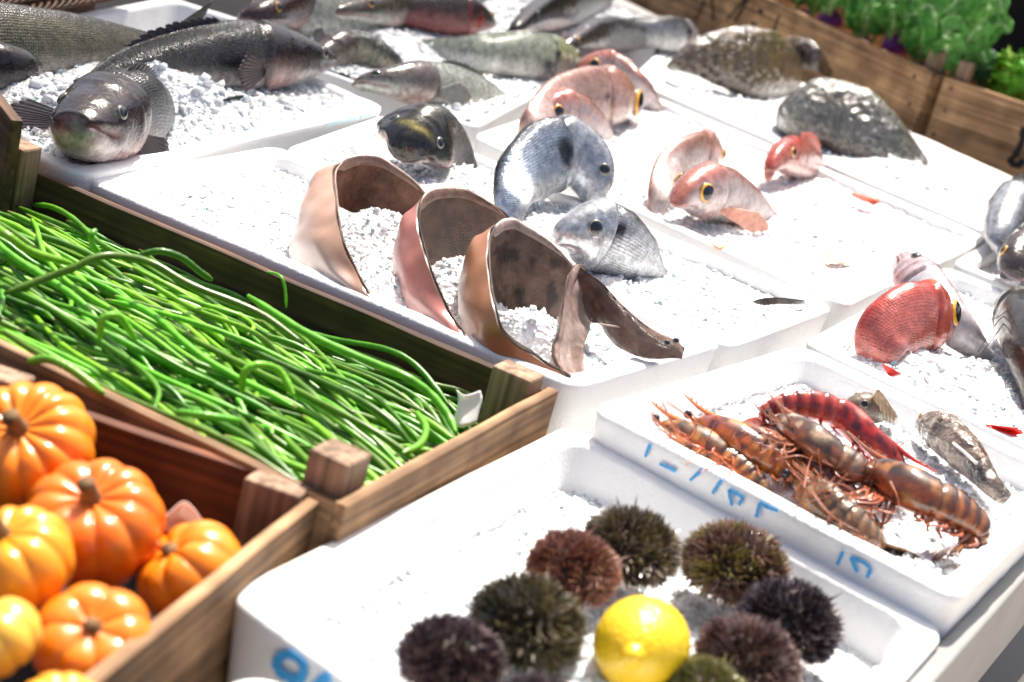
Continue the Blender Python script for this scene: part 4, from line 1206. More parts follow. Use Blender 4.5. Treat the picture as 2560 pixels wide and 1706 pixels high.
# ------------------------------------------------------------------ prawns
def prawn(label, sp, R0, pal, up, seed, legs=18, ant=(), fan=True, legdir=None, eyes=True, rost=True):
    P3 = [W(*p) for p in sp]
    n = 110; NT = 22
    c, arc = even(cat_rom(P3, 60), n)
    r_ = random.Random(seed)
    rows, cols = [], []
    frs = []
    for i in range(n):
        u = i / (n - 1)
        u = u / .52 * .42 if u < .52 else .42 + (u - .52) / .48 * .58
        T = (c[min(i + 1, n - 1)] - c[max(i - 1, 0)]).normalized()
        S_ = T.cross(up).normalized(); V_ = S_.cross(T)
        frs.append((T, S_, V_))
        if u < .42:
            rr = np.interp(u, [0, .04, .12, .28, .40, .42], [.22, .5, .8, 1.05, 1.0, .86])
        else:
            k = (u - .42) / .58 * 6
            ph = k - int(k)
            rr = np.interp(u, [.42, .55, .8, .95, 1], [.92, .95, .68, .42, .25]) * (1 + .07 * (ph) - .10 * math.exp(-(ph / .10) ** 2))
        row, cr = [], []
        for k2 in range(NT):
            th = 2 * pi * k2 / NT
            vv = (1 + cos(th)) / 2
            hz = 1.12 if cos(th) > 0 else .8
            row.append(c[i] + (V_ * cos(th) * hz * (1 + .06 * (abs(sin(th)) < .3 and cos(th) > 0)) + S_ * sin(th) * .78) * rr * R0)
            cl = mixc(pal[1], pal[0], sm(.3, .8, vv))
            if u > .42:
                kk = (u - .42) / .58 * 6; ph = kk - int(kk)
                cl = mixc(cl, pal[2], .45 * math.exp(-((ph - .85) / .16) ** 2))
                cl = mixc(cl, pal[2], .7 * sm(.05, .3, N(u * 26, th * 1.5, seed + 7, 1)))
                cl = mixc(cl, pal[3], .6 * math.exp(-((ph - .35) / .2) ** 2))
            else:
                cl = mixc(cl, pal[2], .8 * sm(.0, .25, N(u * 16, th * 1.6, seed, 1)))
                cl = mixc(cl, pal[3], .8 * sm(.1, .35, N(u * 14, th * 1.4, seed + 20, 1)))
            cr.append(cl)
        rows.append(row); cols.append(cr)
    ce = sum(P3, Vector()) / len(P3); ce.z -= R0
    t = thing('prawn', ce, label, 'prawn', 'prawns on ice')
    g = MB(); g.grid(rows, closed_v=True, col=cols)
    g.f.append(tuple(range(NT))[::-1]); g.mi.append(0); g.f.append(tuple((n - 1) * NT + k for k in range(NT))); g.mi.append(0)
    g.build('shell', M['prawn'], t)
    T0, S0, V0 = frs[2]
    if rost:
        g = MB(); b0 = c[6] + frs[6][2] * R0 * .7
        pts = cat_rom([b0 + T0 * R0 * 1.2, b0 - T0 * R0 * .6 + V0 * R0 * .1, b0 - T0 * R0 * 2.4 + V0 * R0 * .5], 16)
        g.tube(pts, [.24 * R0 * (1 - i / 17) for i in range(16)], 7, col=pal[1])
        for i in range(3, 13, 2):
            g.tube([pts[i], pts[i] + V0 * R0 * .28 - T0 * R0 * .22], [.07 * R0, .012 * R0], 5, col=pal[2])
        g.build('rostrum', M['prawn'], t)
    if eyes:
        for s in (1, -1):
            g = MB(); p0 = c[3] + S0 * s * R0 * .35
            e = p0 - T0 * R0 * .35 + S0 * s * R0 * .35 + V0 * R0 * .15
            g.tube([p0, e], [.12 * R0, .1 * R0], 7, col=pal[1])
            rows2 = [[e + (Vector((cos(a) * sin(b), sin(a) * sin(b), cos(b)))) * R0 * .27 for a in [2 * pi * k / 12 for k in range(12)]] for b in [pi * (j + .02) / 8.04 for j in range(9)]]
            g.grid(rows2, closed_v=True, mi=1)
            g.build('eye', [M['prawn'], M['pupil']], t)
    ld = legdir or (-V0)
    for i in range(legs):
        u = .10 + .34 * i / legs if i < legs * .65 else .46 + .45 * (i - legs * .65) / (legs * .35)
        k = int(u * (n - 1)); T, S_, V_ = frs[k]
        s = 1 if i % 2 else -1
        p = c[k] - V_ * R0 * .65 + S_ * s * R0 * .25
        ln = R0 * (r_.uniform(2.2, 4.4) if u < .45 else r_.uniform(.9, 1.3))
        d1 = (ld + S_ * r_.uniform(-.4, .5) + T * r_.uniform(-.7, .3)).normalized()
        d2 = (ld * r_.uniform(.1, .9) + T * r_.uniform(-1.2, .5) + S_ * r_.uniform(-.4, .4)).normalized()
        q1 = p + d1 * ln * .45; q2 = q1 + d2 * ln * .55
        g = MB(); col = mixc(pal[4], pal[1], r_.random() * .5)
        g.tube(cat_rom([p, q1, q2], 12), [R0 * (.10 if u < .45 else .15) * (1 - .75 * j / 12) for j in range(12)], 6, col=col, flat=.7)
        g.build('leg', M['leg'], t)
    for path in ant:
        g = MB(); pts = cat_rom([W(*p) for p in path], 26)
        g.tube(pts, [.0013 * (1 - .8 * i / 26) for i in range(26)], 6, col=pal[4]); g.build('antenna', M['leg'], t)
    if fan:
        T, S_, V_ = frs[-1]
        for j, a in enumerate((-.75, -.35, 0, .35, .75)):
            d = (T * cos(a) + S_ * sin(a)).normalized(); sd = d.cross(V_).normalized()
            p = c[-1]
            wv = R0 * .38
            rows2 = []
            for q in range(9):
                t_ = q / 8
                wd = wv * (sin(pi * min(.93, .12 + t_ * .85)) ** .7)
                m_ = p + d * R0 * 2.0 * t_ - V_ * R0 * .35 * t_ * t_
                rows2.append([m_ + sd * wd * (x / 3) + V_ * (.10 * R0 * (1 - abs(x) / 3)) for x in range(-3, 4)])
            cc = [[mixc(pal[3], pal[2], (q > 5) * .9) for _ in range(7)] for q in range(9)]
            g = MB(); g.grid(rows2, col=cc); g.build('tail_fan', M['prawn'], t, solid=.0012)
    return t


BRN = [(.06, .022, .012), (.32, .075, .018), (.035, .02, .018), (.42, .17, .05), (.42, .12, .06)]
ORG = [(.22, .045, .02), (.68, .17, .02), (.05, .025, .03), (.62, .27, .07), (.5, .13, .06)]
REDP = [(.34, .018, .012), (.55, .03, .02), (.06, .01, .01), (.6, .09, .05), (.55, .03, .04)]
GRN = [(.10, .055, .025), (.30, .12, .04), (.05, .045, .03), (.36, .20, .10), (.42, .14, .07)]
upv = Z * .8 + FWD * .5
prawn('orange prawn farthest left with its head against the tray rim', [(1652, 1062, .0), (1700, 1085, .002), (1760, 1120, .0), (1830, 1165, -.006), (1890, 1215, -.012), (1930, 1260, -.02)], .0160, GRN[:1] + ORG[1:], upv, 3, 10,
      ant=[((1660, 1075, .012), (1632, 1040, .03), (1630, 1035, .03)), ((1700, 1090, .015), (1670, 1040, .035), (1650, 990, .05)), ((1690, 1100, .015), (1640, 1060, .02), (1632, 1030, .03))], legdir=(A * .8 + FWD * .2 + Z * .3))
prawn('long orange prawn with dark tail lying second from the left rim', [(1738, 1055, .008), (1790, 1080, .012), (1850, 1110, .012), (1920, 1150, .008), (1985, 1175, .0), (2030, 1195, -.012)], .0180, ORG, upv, 5, 30,
      ant=[((1745, 1050, .02), (1735, 1040, .03), (1725, 1028, .04)), ((1850, 1120, .02), (1835, 1090, .04), (1845, 1070, .05))], legdir=(A * .1 - FWD * .9 - Z * .25))
prawn('bright red prawn arched over the others with a long thin feeler', [(2260, 1172, .006), (2215, 1135, .014), (2160, 1098, .024), (2110, 1050, .034), (2040, 1022, .040), (1970, 1015, .038), (1915, 1030, .030), (1905, 1050, .02)], .0165, REDP, Z * .9 + FWD * .35 + A * .2, 8, 16,
      ant=[((2190, 1125, .01), (2230, 1125, .008), (2285, 1092, .012)), ((2150, 1115, .02), (2180, 1150, .025), (2178, 1175, .02)), ((2130, 1060, .02), (2150, 1060, .015), (2145, 1050, .01))], legdir=(-FWD * .9 - Z * .4 - A * .2))
prawn('grey brown prawn with long pale feelers in front of the red one', [(1940, 1048, .030), (1985, 1075, .034), (2040, 1115, .034), (2095, 1150, .026), (2150, 1185, .018), (2210, 1210, .0)], .0165, [(.12, .055, .03), (.34, .11, .045), (.05, .04, .03), (.45, .33, .22), (.46, .2, .12)], upv, 12, 36,
      ant=[((1945, 1050, .045), (1915, 1020, .06), (1910, 1008, .065)), ((1960, 1060, .045), (1920, 1040, .05), (1900, 1018, .06)), ((2000, 1080, .04), (1950, 1020, .06), (1915, 980, .08)), ((1930, 1060, .045), (1922, 1020, .06), (1914, 978, .085)), ((1980, 1070, .04), (1960, 1025, .06), (1940, 965, .08)), ((1940, 1150, .02), (2000, 1140, .03), (2050, 1160, .02))], legdir=(-FWD * .9 - A * .4 - Z * .2))
prawn('largest dark brown prawn at the front right with folded tail fan', [(2158, 1168, .020), (2210, 1195, .024), (2270, 1230, .026), (2340, 1262, .024), (2400, 1290, .018), (2440, 1318, .010), (2445, 1345, .0), (2400, 1362, -.008)], .0215, BRN, upv, 17, 44,
      ant=[((2225, 1205, .04), (2245, 1250, .03), (2250, 1320, .0)), ((2160, 1165, .03), (2190, 1150, .04), (2170, 1200, .02))], legdir=(-FWD * .9 - A * .2 - Z * .5))
prawn('olive green prawn with reddish legs at the front of the pile', [(1990, 1205, .0), (2040, 1250, .002), (2100, 1300, .0), (2160, 1340, -.006), (2210, 1362, -.016)], .0195, GRN, upv, 21, 40,
      ant=[((2030, 1230, .03), (2080, 1290, .03), (2150, 1330, .01)), ((2010, 1220, .03), (2020, 1170, .03), (2030, 1140, .03)), ((2150, 1240, .02), (2100, 1210, .035), (2060, 1230, .02))], legdir=(Z * .4 - FWD * .5 + A * .5))
prawn('small dark red prawn squeezed under the grey brown one', [(1900, 1070, .01), (1960, 1110, .012), (2030, 1160, .01), (2090, 1210, .004), (2150, 1260, -.004)], .0160, [(.14, .03, .02), (.34, .06, .03), (.03, .012, .012), (.40, .14, .05), (.45, .10, .05)], upv, 27, 40, legdir=(-FWD * .9 - Z * .3 + A * .2), eyes=False)

# two tan speckled fish half buried in the ice
TAN = dict(back=(.24, .17, .11), side=(.30, .22, .16), belly=(.45, .36, .3), gillc=(.08, .06, .04), vb=.3, vs=.8)
t, *_ = fish('tan_fish', 'tan fish with raised triangular fin half buried in ice behind the prawns', [(2100, 1028, .0), (2135, 1018, .008), (2175, 1020, .008), (2230, 1040, -.01)], .17, 'slim', up=Z, hs=1.4, ws=1.5, pal=TAN, u01=(0, .9), eyer=.03, eyeu=.2, mat='smooth', iris='s')
fin('raised_fin', [W(2165, 1018, .01), W(2200, 1045, .0), W(2236, 1058, -.01)], [W(2190, 985, .032), W(2200, 977, .04), W(2242, 1042, .012)], (.34, .25, .16), t, rays=8, jag=.05, thick=.002)
t, *_ = fish('tan_fish', 'tan and black fish lying in the ice along the right tray wall', [(2295, 1058, .0), (2340, 1070, .012), (2390, 1110, .014), (2440, 1165, .01), (2480, 1215, .004), (2515, 1248, -.006)], .26, 'slim', up=Z + FWD * .3, hs=1.25, ws=1.3, pal=dict(TAN, side=(.32, .24, .19)), u01=(0, .9), eyer=.015, mat='bumpy', spot=(.7, .5, .10, (.012, .013, .016)))
fin('raised_fin', [W(2350, 1075, .014), W(2400, 1120, .014), W(2450, 1180, .01)], [W(2368, 1056, .026), W(2408, 1092, .026), W(2480, 1190, .012)], (.36, .26, .18), t, rays=9, jag=.05, thick=.002)
g = MB(); g.tube(cat_rom([W(2383, 1108, .022), W(2410, 1130, .023), W(2442, 1160, .02)], 10), .0016, 6, col=(.8, .74, .7)); g.build('pale_stripe', M['smooth'], t)


# ------------------------------------------------------------------ sea urchins and lemon
def urchin(px, py, h, rpx, label, cols, seed):
    k = mpp(px, py, h)
    R = rpx * k * 1.08
    c = W(px, py, h)
    r_ = random.Random(seed)
    t = thing('sea_urchin', c - Z * R * .6, label, 'sea urchin', 'sea urchins around the lemon')
    g = MB()
    rows = []
    for i in range(17):
        b = pi * (i + .02) / 16.04
        rows.append([c + Vector((cos(a) * sin(b), sin(a) * sin(b), cos(b) * .72)) * R * .82 for a in [2 * pi * q / 24 for q in range(24)]])
    g.grid(rows, closed_v=True); g.build('shell', M['urchin'], t)
    g = MB()
    ns = 2900
    for i in range(ns):
        zz_ = 1 - 2 * (i + .5) / ns
        if zz_ < -.55: continue
        a = i * 2.399963 + r_.uniform(-.2, .2)
        sq = sqrt(1 - zz_ * zz_)
        n_ = Vector((cos(a) * sq, sin(a) * sq, zz_))
        p = c + Vector((n_.x, n_.y, n_.z * .72)) * R * .80
        cl = N(n_.x * 2.2, n_.y * 2.2, n_.z * 2.2 + seed, 1)
        lay = Vector((N(n_.x, n_.y, seed, 3), N(n_.y, n_.z, seed + 3, 3), N(n_.z, n_.x, seed + 6, 3))) * 1.0
        d = (n_ + lay + Vector([r_.gauss(0, .22) for _ in range(3)])).normalized()
        ln = R * r_.uniform(.16, .30)
        if r_.random() < .012: ln *= 1.7
        w_ = R * .027
        x = d.cross(Vector((.3, .5, .8))).normalized(); y = d.cross(x)
        tip = p + d * ln
        b_ = [p + (x * cos(q) + y * sin(q)) * w_ for q in (0, 2.094, 4.189)]
        m_ = [p + d * ln * .6 + (x * cos(q) + y * sin(q)) * w_ * .75 for q in (0, 2.094, 4.189)]
        col = mixc(cols[0], cols[1], sm(-.25, .3, cl + r_.uniform(-.15, .15)))
        col = mixc(col, cols[2], .8 if r_.random() < .22 else 0)
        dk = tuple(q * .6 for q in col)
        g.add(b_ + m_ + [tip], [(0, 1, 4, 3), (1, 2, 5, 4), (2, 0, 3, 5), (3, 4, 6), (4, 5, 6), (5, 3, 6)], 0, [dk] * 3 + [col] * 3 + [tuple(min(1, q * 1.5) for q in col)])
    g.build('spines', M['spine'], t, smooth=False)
    return t


urchin(1578, 1372, -.034, 118, 'brown green sea urchin at the back of the ring touching the reddish one', [(.10, .075, .04), (.16, .13, .06), (.30, .24, .20)], 1)
urchin(1434, 1424, -.034, 112, 'reddish pink sea urchin at the back left', [(.20, .085, .065), (.28, .13, .10), (.35, .19, .09)], 2)
urchin(1318, 1562, -.036, 140, 'large dark green sea urchin left of the lemon', [(.075, .065, .028), (.12, .10, .045), (.24, .19, .14)], 3)
urchin(1130, 1652, -.038, 128, 'purplish black sea urchin at the far left of the ring', [(.055, .030, .032), (.10, .06, .055), (.19, .13, .12)], 4)
urchin(1838, 1416, -.034, 128, 'red brown sea urchin with yellow green lower spines', [(.19, .10, .075), (.24, .20, .06), (.32, .22, .16)], 5)
urchin(1975, 1558, -.036, 124, 'glossy violet black sea urchin farthest right', [(.035, .022, .026), (.07, .045, .045), (.2, .17, .18)], 6)
urchin(1868, 1655, -.038, 128, 'mauve brown sea urchin right of the lemon at the front', [(.10, .055, .05), (.17, .10, .085), (.25, .17, .14)], 7)
urchin(1755, 1742, -.040, 112, 'moss green sea urchin cut by the bottom edge beside the lemon', [(.14, .13, .035), (.2, .19, .05), (.3, .27, .14)], 8)
urchin(1345, 1790, -.040, 112, 'dark sea urchin just showing at the bottom edge', [(.045, .03, .03), (.08, .05, .045), (.15, .1, .1)], 9)

k = mpp(1605, 1610, -.03)
c = W(1605, 1612, -.022)
axl = (W(1530, 1672, .0) - c); axl = (axl.normalized() * .9 - FWD * .35).normalized()
x = axl.cross(Z).normalized(); y = axl.cross(x)
rows = []
Rl = 120 * k
for i in range(61):
    a = pi * ((i + .3) / 60.4) ** 1.5
    z_ = cos(a); r_ = sin(a)
    nip = .15 * math.exp(-(a / .19) ** 4) + .10 * math.exp(-(a / .55) ** 2) + .07 * math.exp(-((pi - a) / .2) ** 2)
    rows.append([c + axl * (z_ * Rl * 1.16 + nip * Rl) + (x * cos(q) + y * sin(q)) * Rl * (r_ ** .97) * (1 + .012 * N(cos(q), sin(q), a, 2)) for q in [2 * pi * j / 40 for j in range(40)]])
g = MB(); g.grid(rows, closed_v=True)
g.f.append(tuple(range(40))); g.mi.append(0); g.f.append(tuple(60 * 40 + j for j in range(40))[::-1]); g.mi.append(0)
o = g.build('lemon', M['lemon']); tag(o, 'shiny yellow lemon in the middle of the sea urchins', 'lemon')


# ------------------------------------------------------------------ pumpkins
def pumpkin(px, py, h, rpx, label, col, tilt, seed, ribs=11, flat=.78, stem=1.0):
    k = mpp(px, py, h); R = rpx * k; c = W(px, py, h)
    ax = Vector(tilt).normalized()
    x = ax.cross(Vector((.2, .9, .1))).normalized(); y = ax.cross(x)
    t = thing('pumpkin', c - Z * R * .7, label, 'pumpkin', 'small orange pumpkins in the crate')
    n = 44; m = 110
    rows, cols = [], []
    for i in range(n + 1):
        a = pi * (i + .05) / (n + .1)
        row, cr = [], []
        for j in range(m):
            q = 2 * pi * j / m
            qq = q + .10 * N(cos(q), sin(q), seed, 1.5)
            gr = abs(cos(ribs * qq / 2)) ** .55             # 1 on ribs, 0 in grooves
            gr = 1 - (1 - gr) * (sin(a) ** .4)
            rad = R * (sin(a) ** .82) * (.925 + .075 * gr) * (1 + .035 * N(cos(q), sin(q), seed * 2, 1))
            hz = R * flat * cos(a)
            dip = R * .20 * math.exp(-(a / .42) ** 2) + R * .1 * math.exp(-((pi - a) / .4) ** 2) * -1
            lump = 1 + .02 * N(cos(q) * 1.2, sin(q) * 1.2, a + seed, 1)
            row.append(c + (x * cos(q) + y * sin(q)) * rad * lump + ax * (hz * (.86 + .14 * gr) - dip))
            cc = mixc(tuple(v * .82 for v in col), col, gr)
            cc = mixc(cc, (.84, .38, .03), .25 * sm(-.1, .5, N(cos(q), sin(q), a * 1.5 + seed, 2)))
            cr.append(cc)
        rows.append(row); cols.append(cr)
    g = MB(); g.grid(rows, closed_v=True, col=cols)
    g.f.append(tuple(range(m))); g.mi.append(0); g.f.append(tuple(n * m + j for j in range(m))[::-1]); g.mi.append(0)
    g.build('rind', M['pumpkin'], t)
    g = MB()
    b0 = c + ax * R * (flat - .24)
    tip = b0 + ax * R * .34 * stem + x * R * .06
    pts = cat_rom([b0 - ax * R * .05, b0 + ax * R * .10, b0 + ax * R * .2 * stem + x * R * .02, tip], 10)
    g.tube(pts, [R * v for v in (.22, .18, .15, .135, .13, .125, .12, .125, .13, .125)], 12)
    g.build('stem', M['stem'], t)
    return t


OR = (.84, .21, .005); OR2 = (.82, .16, .003); YE = (.85, .38, .04)
upc = TC * .75 + Z * .75
pumpkin(62, 1118, -.010, 176, 'orange pumpkin at the top left with a round brown stem', (.86, .245, .006), TC * .8 + Z * .6 - A * .1, 1, ribs=13)
pumpkin(232, 1312, -.020, 180, 'deep orange pumpkin with the deepest ribs in the middle of the crate', OR2, TC * .55 + Z * .85 - A * .1, 2, ribs=10)
pumpkin(30, 1405, -.008, 158, 'yellow orange pumpkin at the left edge below the top left one', (.86, .34, .012), TC * .5 + Z * .8 - A * .4, 3, ribs=11)
pumpkin(474, 1432, -.034, 142, 'orange pumpkin leaning on the right side board with stem turned left', (.86, .24, .004), TC * .5 + Z * .55 - A * .75 - B * .1, 4, ribs=9, stem=.35)
pumpkin(232, 1604, -.024, 154, 'smooth orange pumpkin with a short stem at the front', (.84, .205, .005), TC * .65 + Z * .8, 5, ribs=7, stem=.35, flat=.7)
pumpkin(-10, 1600, -.008, 118, 'pale yellow pumpkin in the lower left corner', (.86, .50, .06), TC * .4 + Z * .6 - A * .8, 6, ribs=9)
pumpkin(150, 1790, -.02, 120, 'pale orange pumpkin just showing at the bottom edge', (.86, .40, .03), TC * .3 + Z, 7, ribs=9)


def scrap(label, pts, mat, cat='paper scrap'):
    """crumpled sheet: grid of control points (px,py,h)"""
    rows = [cat_rom([W(*p) for p in r], 12) for r in pts]
    cols = list(zip(*rows)); cols = [cat_rom(list(c_), 14) for c_ in cols]
    g = MB(); g.grid([[p + Vector((.0008 * N(p.x, p.y, p.z, 90),) * 3) for p in c_] for c_ in cols])
    o = g.build('paper_scrap', mat, solid=.0006); return tag(o, label, cat)


scrap('white tissue paper corner sticking up in the bean crate', [[(1128, 1060, -.03), (1145, 1010, -.01), (1140, 975, .0)], [(1152, 1070, -.03), (1162, 1010, -.01), (1162, 988, .0)], [(1190, 1060, -.03), (1205, 1000, -.01), (1200, 978, .0)]], M['paper'])
scrap('pink tissue paper corner standing in the pumpkin crate', [[(405, 1330, -.04), (420, 1300, -.03), (410, 1295, -.02)], [(440, 1330, -.04), (452, 1290, -.03), (462, 1255, -.01)], [(500, 1330, -.04), (505, 1310, -.03), (508, 1305, -.02)]], M['pink_paper'])

# ------------------------------------------------------------------ long green beans
nl, fl, fr_, nrr, ba, bb, LA, LB = bci


def heap(s, t):                               # heap height below the rim, s along the crate 0..1, t near..far 0..1
    z = -.012 - .028 * t ** 1.4 - .012 * sm(.75, 1, s) - .03 * sm(.86, 1.0, s) * t
    z += .020 * math.exp(-((s - .12) / .25) ** 2 - ((t - .45) / .4) ** 2)
    return z


rb = random.Random(5)
nbean = 298
BG = hexc('63a01f')
deep = MB()
for i in range(-260, nbean):
    lay = i / nbean if i >= 0 else -.25 + .35 * rb.random()                            # 0 bottom .. 1 top
    ln = rb.uniform(.22, .46) if rb.random() < .75 else rb.uniform(.08, .2)
    s0 = rb.uniform(-.02, .9) * LA
    t0 = rb.uniform(.06, .97)
    ang = rb.gauss(-.06, .17) + (-.25 if rb.random() < .18 else 0)
    cv = rb.gauss(0, 1.1)
    pts = []
    m = 9
    x, y = s0, t0 * LB
    hook = rb.random() < .26
    for j in range(m):
        a = ang + cv * (j / m - .5) * .5 + .10 * sin(j * 1.3 + i) + (2.4 * (j / m) ** 5 * rb.choice((1, .8)) * (1 if i % 2 else -1) if hook else 0)
        if x > LA - .035: a = a - 1.2 * (1 if y > LB * .5 else -1) * 0
        pts.append([x, y])
        x += cos(a) * ln / m; y += sin(a) * ln / m
    P = []
    for j, (x, y) in enumerate(pts):
        y = min(max(y, .020), LB - .020)
        if x > LA - .022: x = LA - .022 - (x - LA + .022) * .15
        x = max(x, -.05 + .07)
        zz_ = heap(x / LA, y / LB) - .022 * (1 - lay) + .0045 * sin(j * .9 + i * 2.1) * (lay > .3) + (.012 * sin(pi * j / m) if lay > .92 else 0)
        P.append(nl + ba * x + bb * y + Z * zz_)
    rr = rb.uniform(.0024, .0038) * (1.0 if ln > .2 else .85)
    Q = cat_rom(P, 34)
    g = MB()
    g.tube(Q, [rr * (.45 + .55 * sm(0, .05, q / 33)) * (1 - .55 * sm(.9, 1, q / 33)) * (1 + .09 * sin(q * 1.9 + i) * (q % 2)) for q in range(34)], 9, col=[mixc(BG, (.30, .20, .10), .8 * (q < 1 or q == 33)) for q in range(34)])
    if i < 0:
        deep.tube(Q[::2], rr, 7, col=BG)
        continue
    o = g.build('green_bean', M['bean'])
    tag(o, 'long thin green bean lying in the heap in the wooden crate', 'bean', 'long green beans heaped in the crate')
# a few beans one can tell apart
SB = [
    ('long thick bean arching high over the left part of the heap', [(10, 735, .0), (130, 690, .02), (180, 672, .03), (260, 640, .045), (370, 655, .04), (480, 715, .03), (640, 780, .02), (760, 860, .01)], .0048),
    ('bean bowing up beside the dark far board', [(345, 640, .03), (400, 628, .04), (455, 645, .035), (500, 680, .02), (530, 700, .01)], .0042),
    ('short bean with its curved tip standing up against the far board', [(248, 632, .02), (232, 612, .03), (228, 590, .045), (240, 574, .05)], .0038),
    ('bright lime green bean coming in at the left edge', [(-20, 560, .05), (20, 590, .05), (80, 630, .035), (180, 660, .02)], .0050),
    ('looped bean curling in the middle of the heap', [(250, 850, .015), (255, 800, .035), (285, 788, .04), (305, 800, .03), (340, 850, .01)], .0042),
    ('looped bean near the front centre of the heap', [(605, 980, .0), (612, 930, .02), (650, 912, .028), (700, 930, .02), (735, 990, .005)], .0044),
    ('long bean sweeping along the far board to the right end of the crate', [(620, 740, .015), (760, 830, .012), (900, 895, .01), (1010, 940, .01), (1075, 985, .0), (1120, 1040, -.012), (1140, 1085, -.02)], .0052),
    ('curved bean bending back at the right end of the heap', [(1040, 1030, -.01), (1065, 1070, -.01), (1050, 1110, -.012), (1005, 1135, -.014)], .0042),
    ('bean drooping over the near board at the left', [(70, 905, .004), (120, 898, .012), (180, 925, .010), (260, 985, .0)], .0050),
    ('thin dry stalk rising against the dark far board', [(668, 680, .02), (700, 690, .03), (712, 720, .02), (716, 770, .0)], .0018),
    ('long bean running just above the near board', [(440, 1030, .0), (520, 1040, .004), (600, 1052, .0)], .0042),
]
for lab, path, rr in SB:
    rr *= .82
    Q = cat_rom([W(*p) for p in path], 44)
    g = MB(); g.tube(Q, [rr * (.5 + .5 * sm(0, .06, q / 43)) * (1 - .5 * sm(.9, 1, q / 43)) * (1 + .05 * sin(q * 1.7)) for q in range(44)], 12, col=BG)
    o = g.build('green_bean', M['bean']); tag(o, lab, 'bean', 'long green beans heaped in the crate')
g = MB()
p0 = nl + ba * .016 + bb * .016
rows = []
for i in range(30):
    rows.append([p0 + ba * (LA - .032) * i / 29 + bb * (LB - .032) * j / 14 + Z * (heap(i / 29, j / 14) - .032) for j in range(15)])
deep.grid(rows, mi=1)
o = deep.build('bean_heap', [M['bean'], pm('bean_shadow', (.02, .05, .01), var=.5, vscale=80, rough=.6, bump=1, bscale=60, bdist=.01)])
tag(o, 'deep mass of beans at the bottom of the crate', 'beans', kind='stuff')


# ------------------------------------------------------------------ greens at the back right
def leaf(parent, p0, path, wid, col, rib, seed, ruff=.2, name='leaf', cup=.3, up=None):
    n = 34; K = 15
    Q = cat_rom([Vector(p) for p in path], n)
    rows, cols = [], []
    for i in range(n):
        t_ = i / (n - 1)
        T = (Q[min(i + 1, n - 1)] - Q[max(i - 1, 0)]).normalized()
        s = T.cross(up or -FWD); s = s.normalized() if s.length > .05 else A
        nn_ = s.cross(T).normalized()
        wd = wid * (sin(pi * min(1, .08 + .90 * t_)) ** .6) * (1 if t_ > .12 else t_ / .12 * .9 + .1)
        row, cr = [], []
        for k in range(K):
            v = (k / (K - 1) - .5) * 2
            w_ = wd * v * (1 + .1 * N(i * .3, seed, v, 1))
            off = cup * wd * (v * v) + ruff * wd * abs(v) ** 1.5 * sin(i * .9 + seed + v * 2) + ruff * wd * .6 * N(t_ * 9, v * 4, seed, 1)
            row.append(Q[i] + s * w_ + nn_ * off)
            vein = math.exp(-((abs(v) * 3.2 + t_ * 7) % 1 - .5) ** 2 / .012) * .45
            cc = mixc(col, rib, max(math.exp(-(v / .11) ** 2), vein * (1 - abs(v))))
            cr.append(cc)
        rows.append(row); cols.append(cr)
    g = MB(); g.grid(rows, col=cols)
    return g.build(name, M['leaf'], parent, solid=.001)


def up3(px, py, h=0.1):
    return W(px, py, h)


def bulb(parent, c, R, mat, name='bulb', sq=.85):
    rows = []
    for i in range(17):
        b = pi * (i + .03) / 16.06
        rows.append([c + Vector((cos(a) * sin(b), sin(a) * sin(b), cos(b) * sq)) * R * (1 + .05 * N(cos(a), sin(a), b, 3)) for a in [2 * pi * q / 24 for q in range(24)]])
    g = MB(); g.grid(rows, closed_v=True); return g.build(name, mat, parent)


M['purple'] = pm('purple_skin', (.22, .03, .22), var=.3, vscale=30, rough=.5)
KOH = [(1968, 'purple kohlrabi with blue green leaves at the top left of its crate'), (2038, 'kohlrabi showing its purple bulb beside the crate edge near the top'), (2110, 'kohlrabi with pale ribbed leaves in the middle of its crate'), (2180, 'kohlrabi with a wide grey green leaf folded over the crate edge'), (2250, 'kohlrabi with broad upright leaves right of the middle'), (2318, 'kohlrabi with tall bright stalk beside the corner post')]
rl = random.Random(9)
for i, (px, lab) in enumerate(KOH):
    py = (px - 1937) * .447
    c = W(px, py, .115) + k1b * rl.uniform(.045, .075) - Z * (.0 if i in (1, 3) else .03)
    t = thing('kohlrabi', c - Z * .05, lab, 'vegetable', 'kohlrabi in the back crate')
    bulb(t, c, .030, M['purple'])
    for j in range(9):
        a = rl.uniform(0, 2 * pi)
        d = Vector((cos(a), sin(a), 0))
        ln = rl.uniform(.08, .15)
        b = c + d * .022 + Z * .01
        mid = b + Z * ln * .65 + d * ln * .10
        tip = b + Z * ln * rl.uniform(1.05, 1.35) + d * ln * rl.uniform(.05, .5)
        g = MB(); g.tube(cat_rom([b, b.lerp(mid, .6), mid], 10), [.0045, .0042, .004, .004, .0038, .0036, .0034, .0032, .003, .0028], 8, col=(.34, .50, .18)); g.build('stalk', M['leaf'], t)
        leaf(t, b, [b + (mid - b) * .3, mid, tip, tip + d * .03 - Z * rl.uniform(0, .04)], rl.uniform(.026, .040), (.11, .33, .06), (.66, .82, .42), rl.random() * 9, ruff=.30, cup=.5)
for (x0, y0, x1, y1, w_, col) in ((1975, 20, 1960, -40, .02, (.3, .45, .2)), (2180, 110, 2100, 60, .03, (.07, .16, .06)), (2280, 120, 2200, 70, .045, (.06, .15, .07)), (2365, 130, 2368, -60, .012, (.30, .50, .12))):
    pass
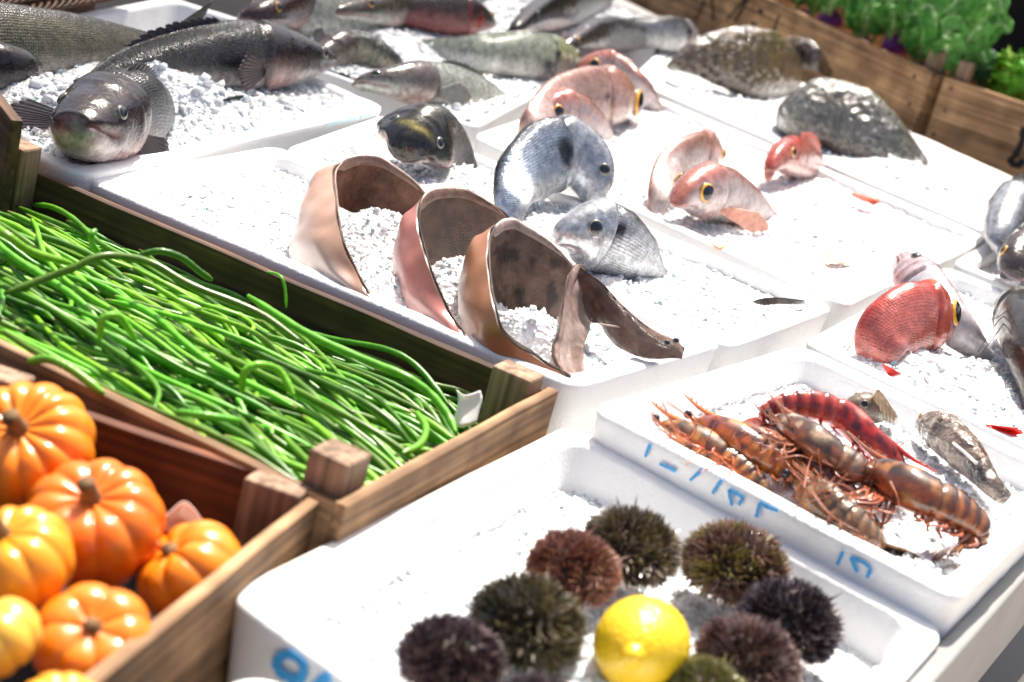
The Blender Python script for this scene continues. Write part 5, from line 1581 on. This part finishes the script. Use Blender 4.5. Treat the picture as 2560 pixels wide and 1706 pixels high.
SAV = [(2420, .045, 'savoy cabbage leaves standing blue green behind the small post', (.07, .19, .08), (.32, .46, .29)), (2520, .062, 'bright lime green savoy cabbage at the right edge', (.14, .38, .02), (.40, .58, .10)), (2640, .07, 'green savoy cabbage cut by the right edge', (.10, .28, .03), (.3, .5, .1))]
for i, (px, R, lab, col, rib) in enumerate(SAV):
    c = W(px, (px - 1937) * .41, .115) + k2b * .085 + Z * .0
    t = thing('savoy_cabbage', c - Z * .06, lab, 'cabbage', 'savoy cabbages in the back crate')
    bulb(t, c, R * .7, pm('cabbage_heart', col, var=.3, vscale=40, rough=.5, bump=1, bscale=60, bdist=.006))
    for j in range(13):
        a = 2 * pi * j / 13 + rl.uniform(-.2, .2)
        d = Vector((cos(a), sin(a), 0))
        e = rl.uniform(.3, 1.0)
        b = c + d * R * .35 - Z * R * .6
        mid = c + d * R * (.8 + .2 * e) + Z * R * .1
        tip = c + d * R * (.55 + .5 * e) + Z * R * rl.uniform(.7, 1.15)
        leaf(t, b, [b, mid, tip, tip + d * .012], R * rl.uniform(.5, .7), tuple(v * rl.uniform(.7, 1.2) for v in col), rib, rl.random() * 9, ruff=.35, up=-d)
# added backdrop behind the greens, standing in for the dark stall interior
g = MB()
p = k1l + k1a * .2 + k1b * .75
rows = []
for i in range(60):
    rows.append([p + k1a * (i * .045) + k1b * (.02 * sin(i * .8) + .02 * N(i * .3, 1, 1, 1)) + Z * (-.3 + .09 * j) for j in range(14)])
g.grid(rows); o = g.build('dark_backdrop', M['cloth'], solid=.002); tag(o, 'added black cloth backdrop standing in for the dark stall interior behind the greens', 'cloth')

# ------------------------------------------------------------------ wicker basket at the top left
c = W(60, -10, .06)
t = thing('wicker_basket', W(60, -60, .0), 'dark brown wicker basket rim in the top left corner', 'basket')
d = (W(330, -30, .06) - W(-80, 40, .06)).normalized()
sd = d.cross(Z).normalized()
if sd.dot(FWD) > 0: sd = -sd
p0 = W(-120, 25, .05)
for rr_ in range(5):
    for ph in (0, pi * .66, pi * 1.33):
        g = MB(); pts = []
        for i in range(90):
            s = i * .006
            pts.append(p0 + d * s - sd * (.01 * rr_) - Z * (.015 * (4 - rr_) - .04) * 1 + (sd * cos(s * 95 + ph) + Z * sin(s * 95 + ph)) * .0055)
        g.tube(pts, .0034, 7); g.build('cane', M['wicker'], t)
g = MB(); g.box(p0 - d * .05 - sd * .07 - Z * .1, d * .6, -sd * .3, Z * .12); g.build('basket_wall', M['wicker'], t, smooth=False, bevel=.01)
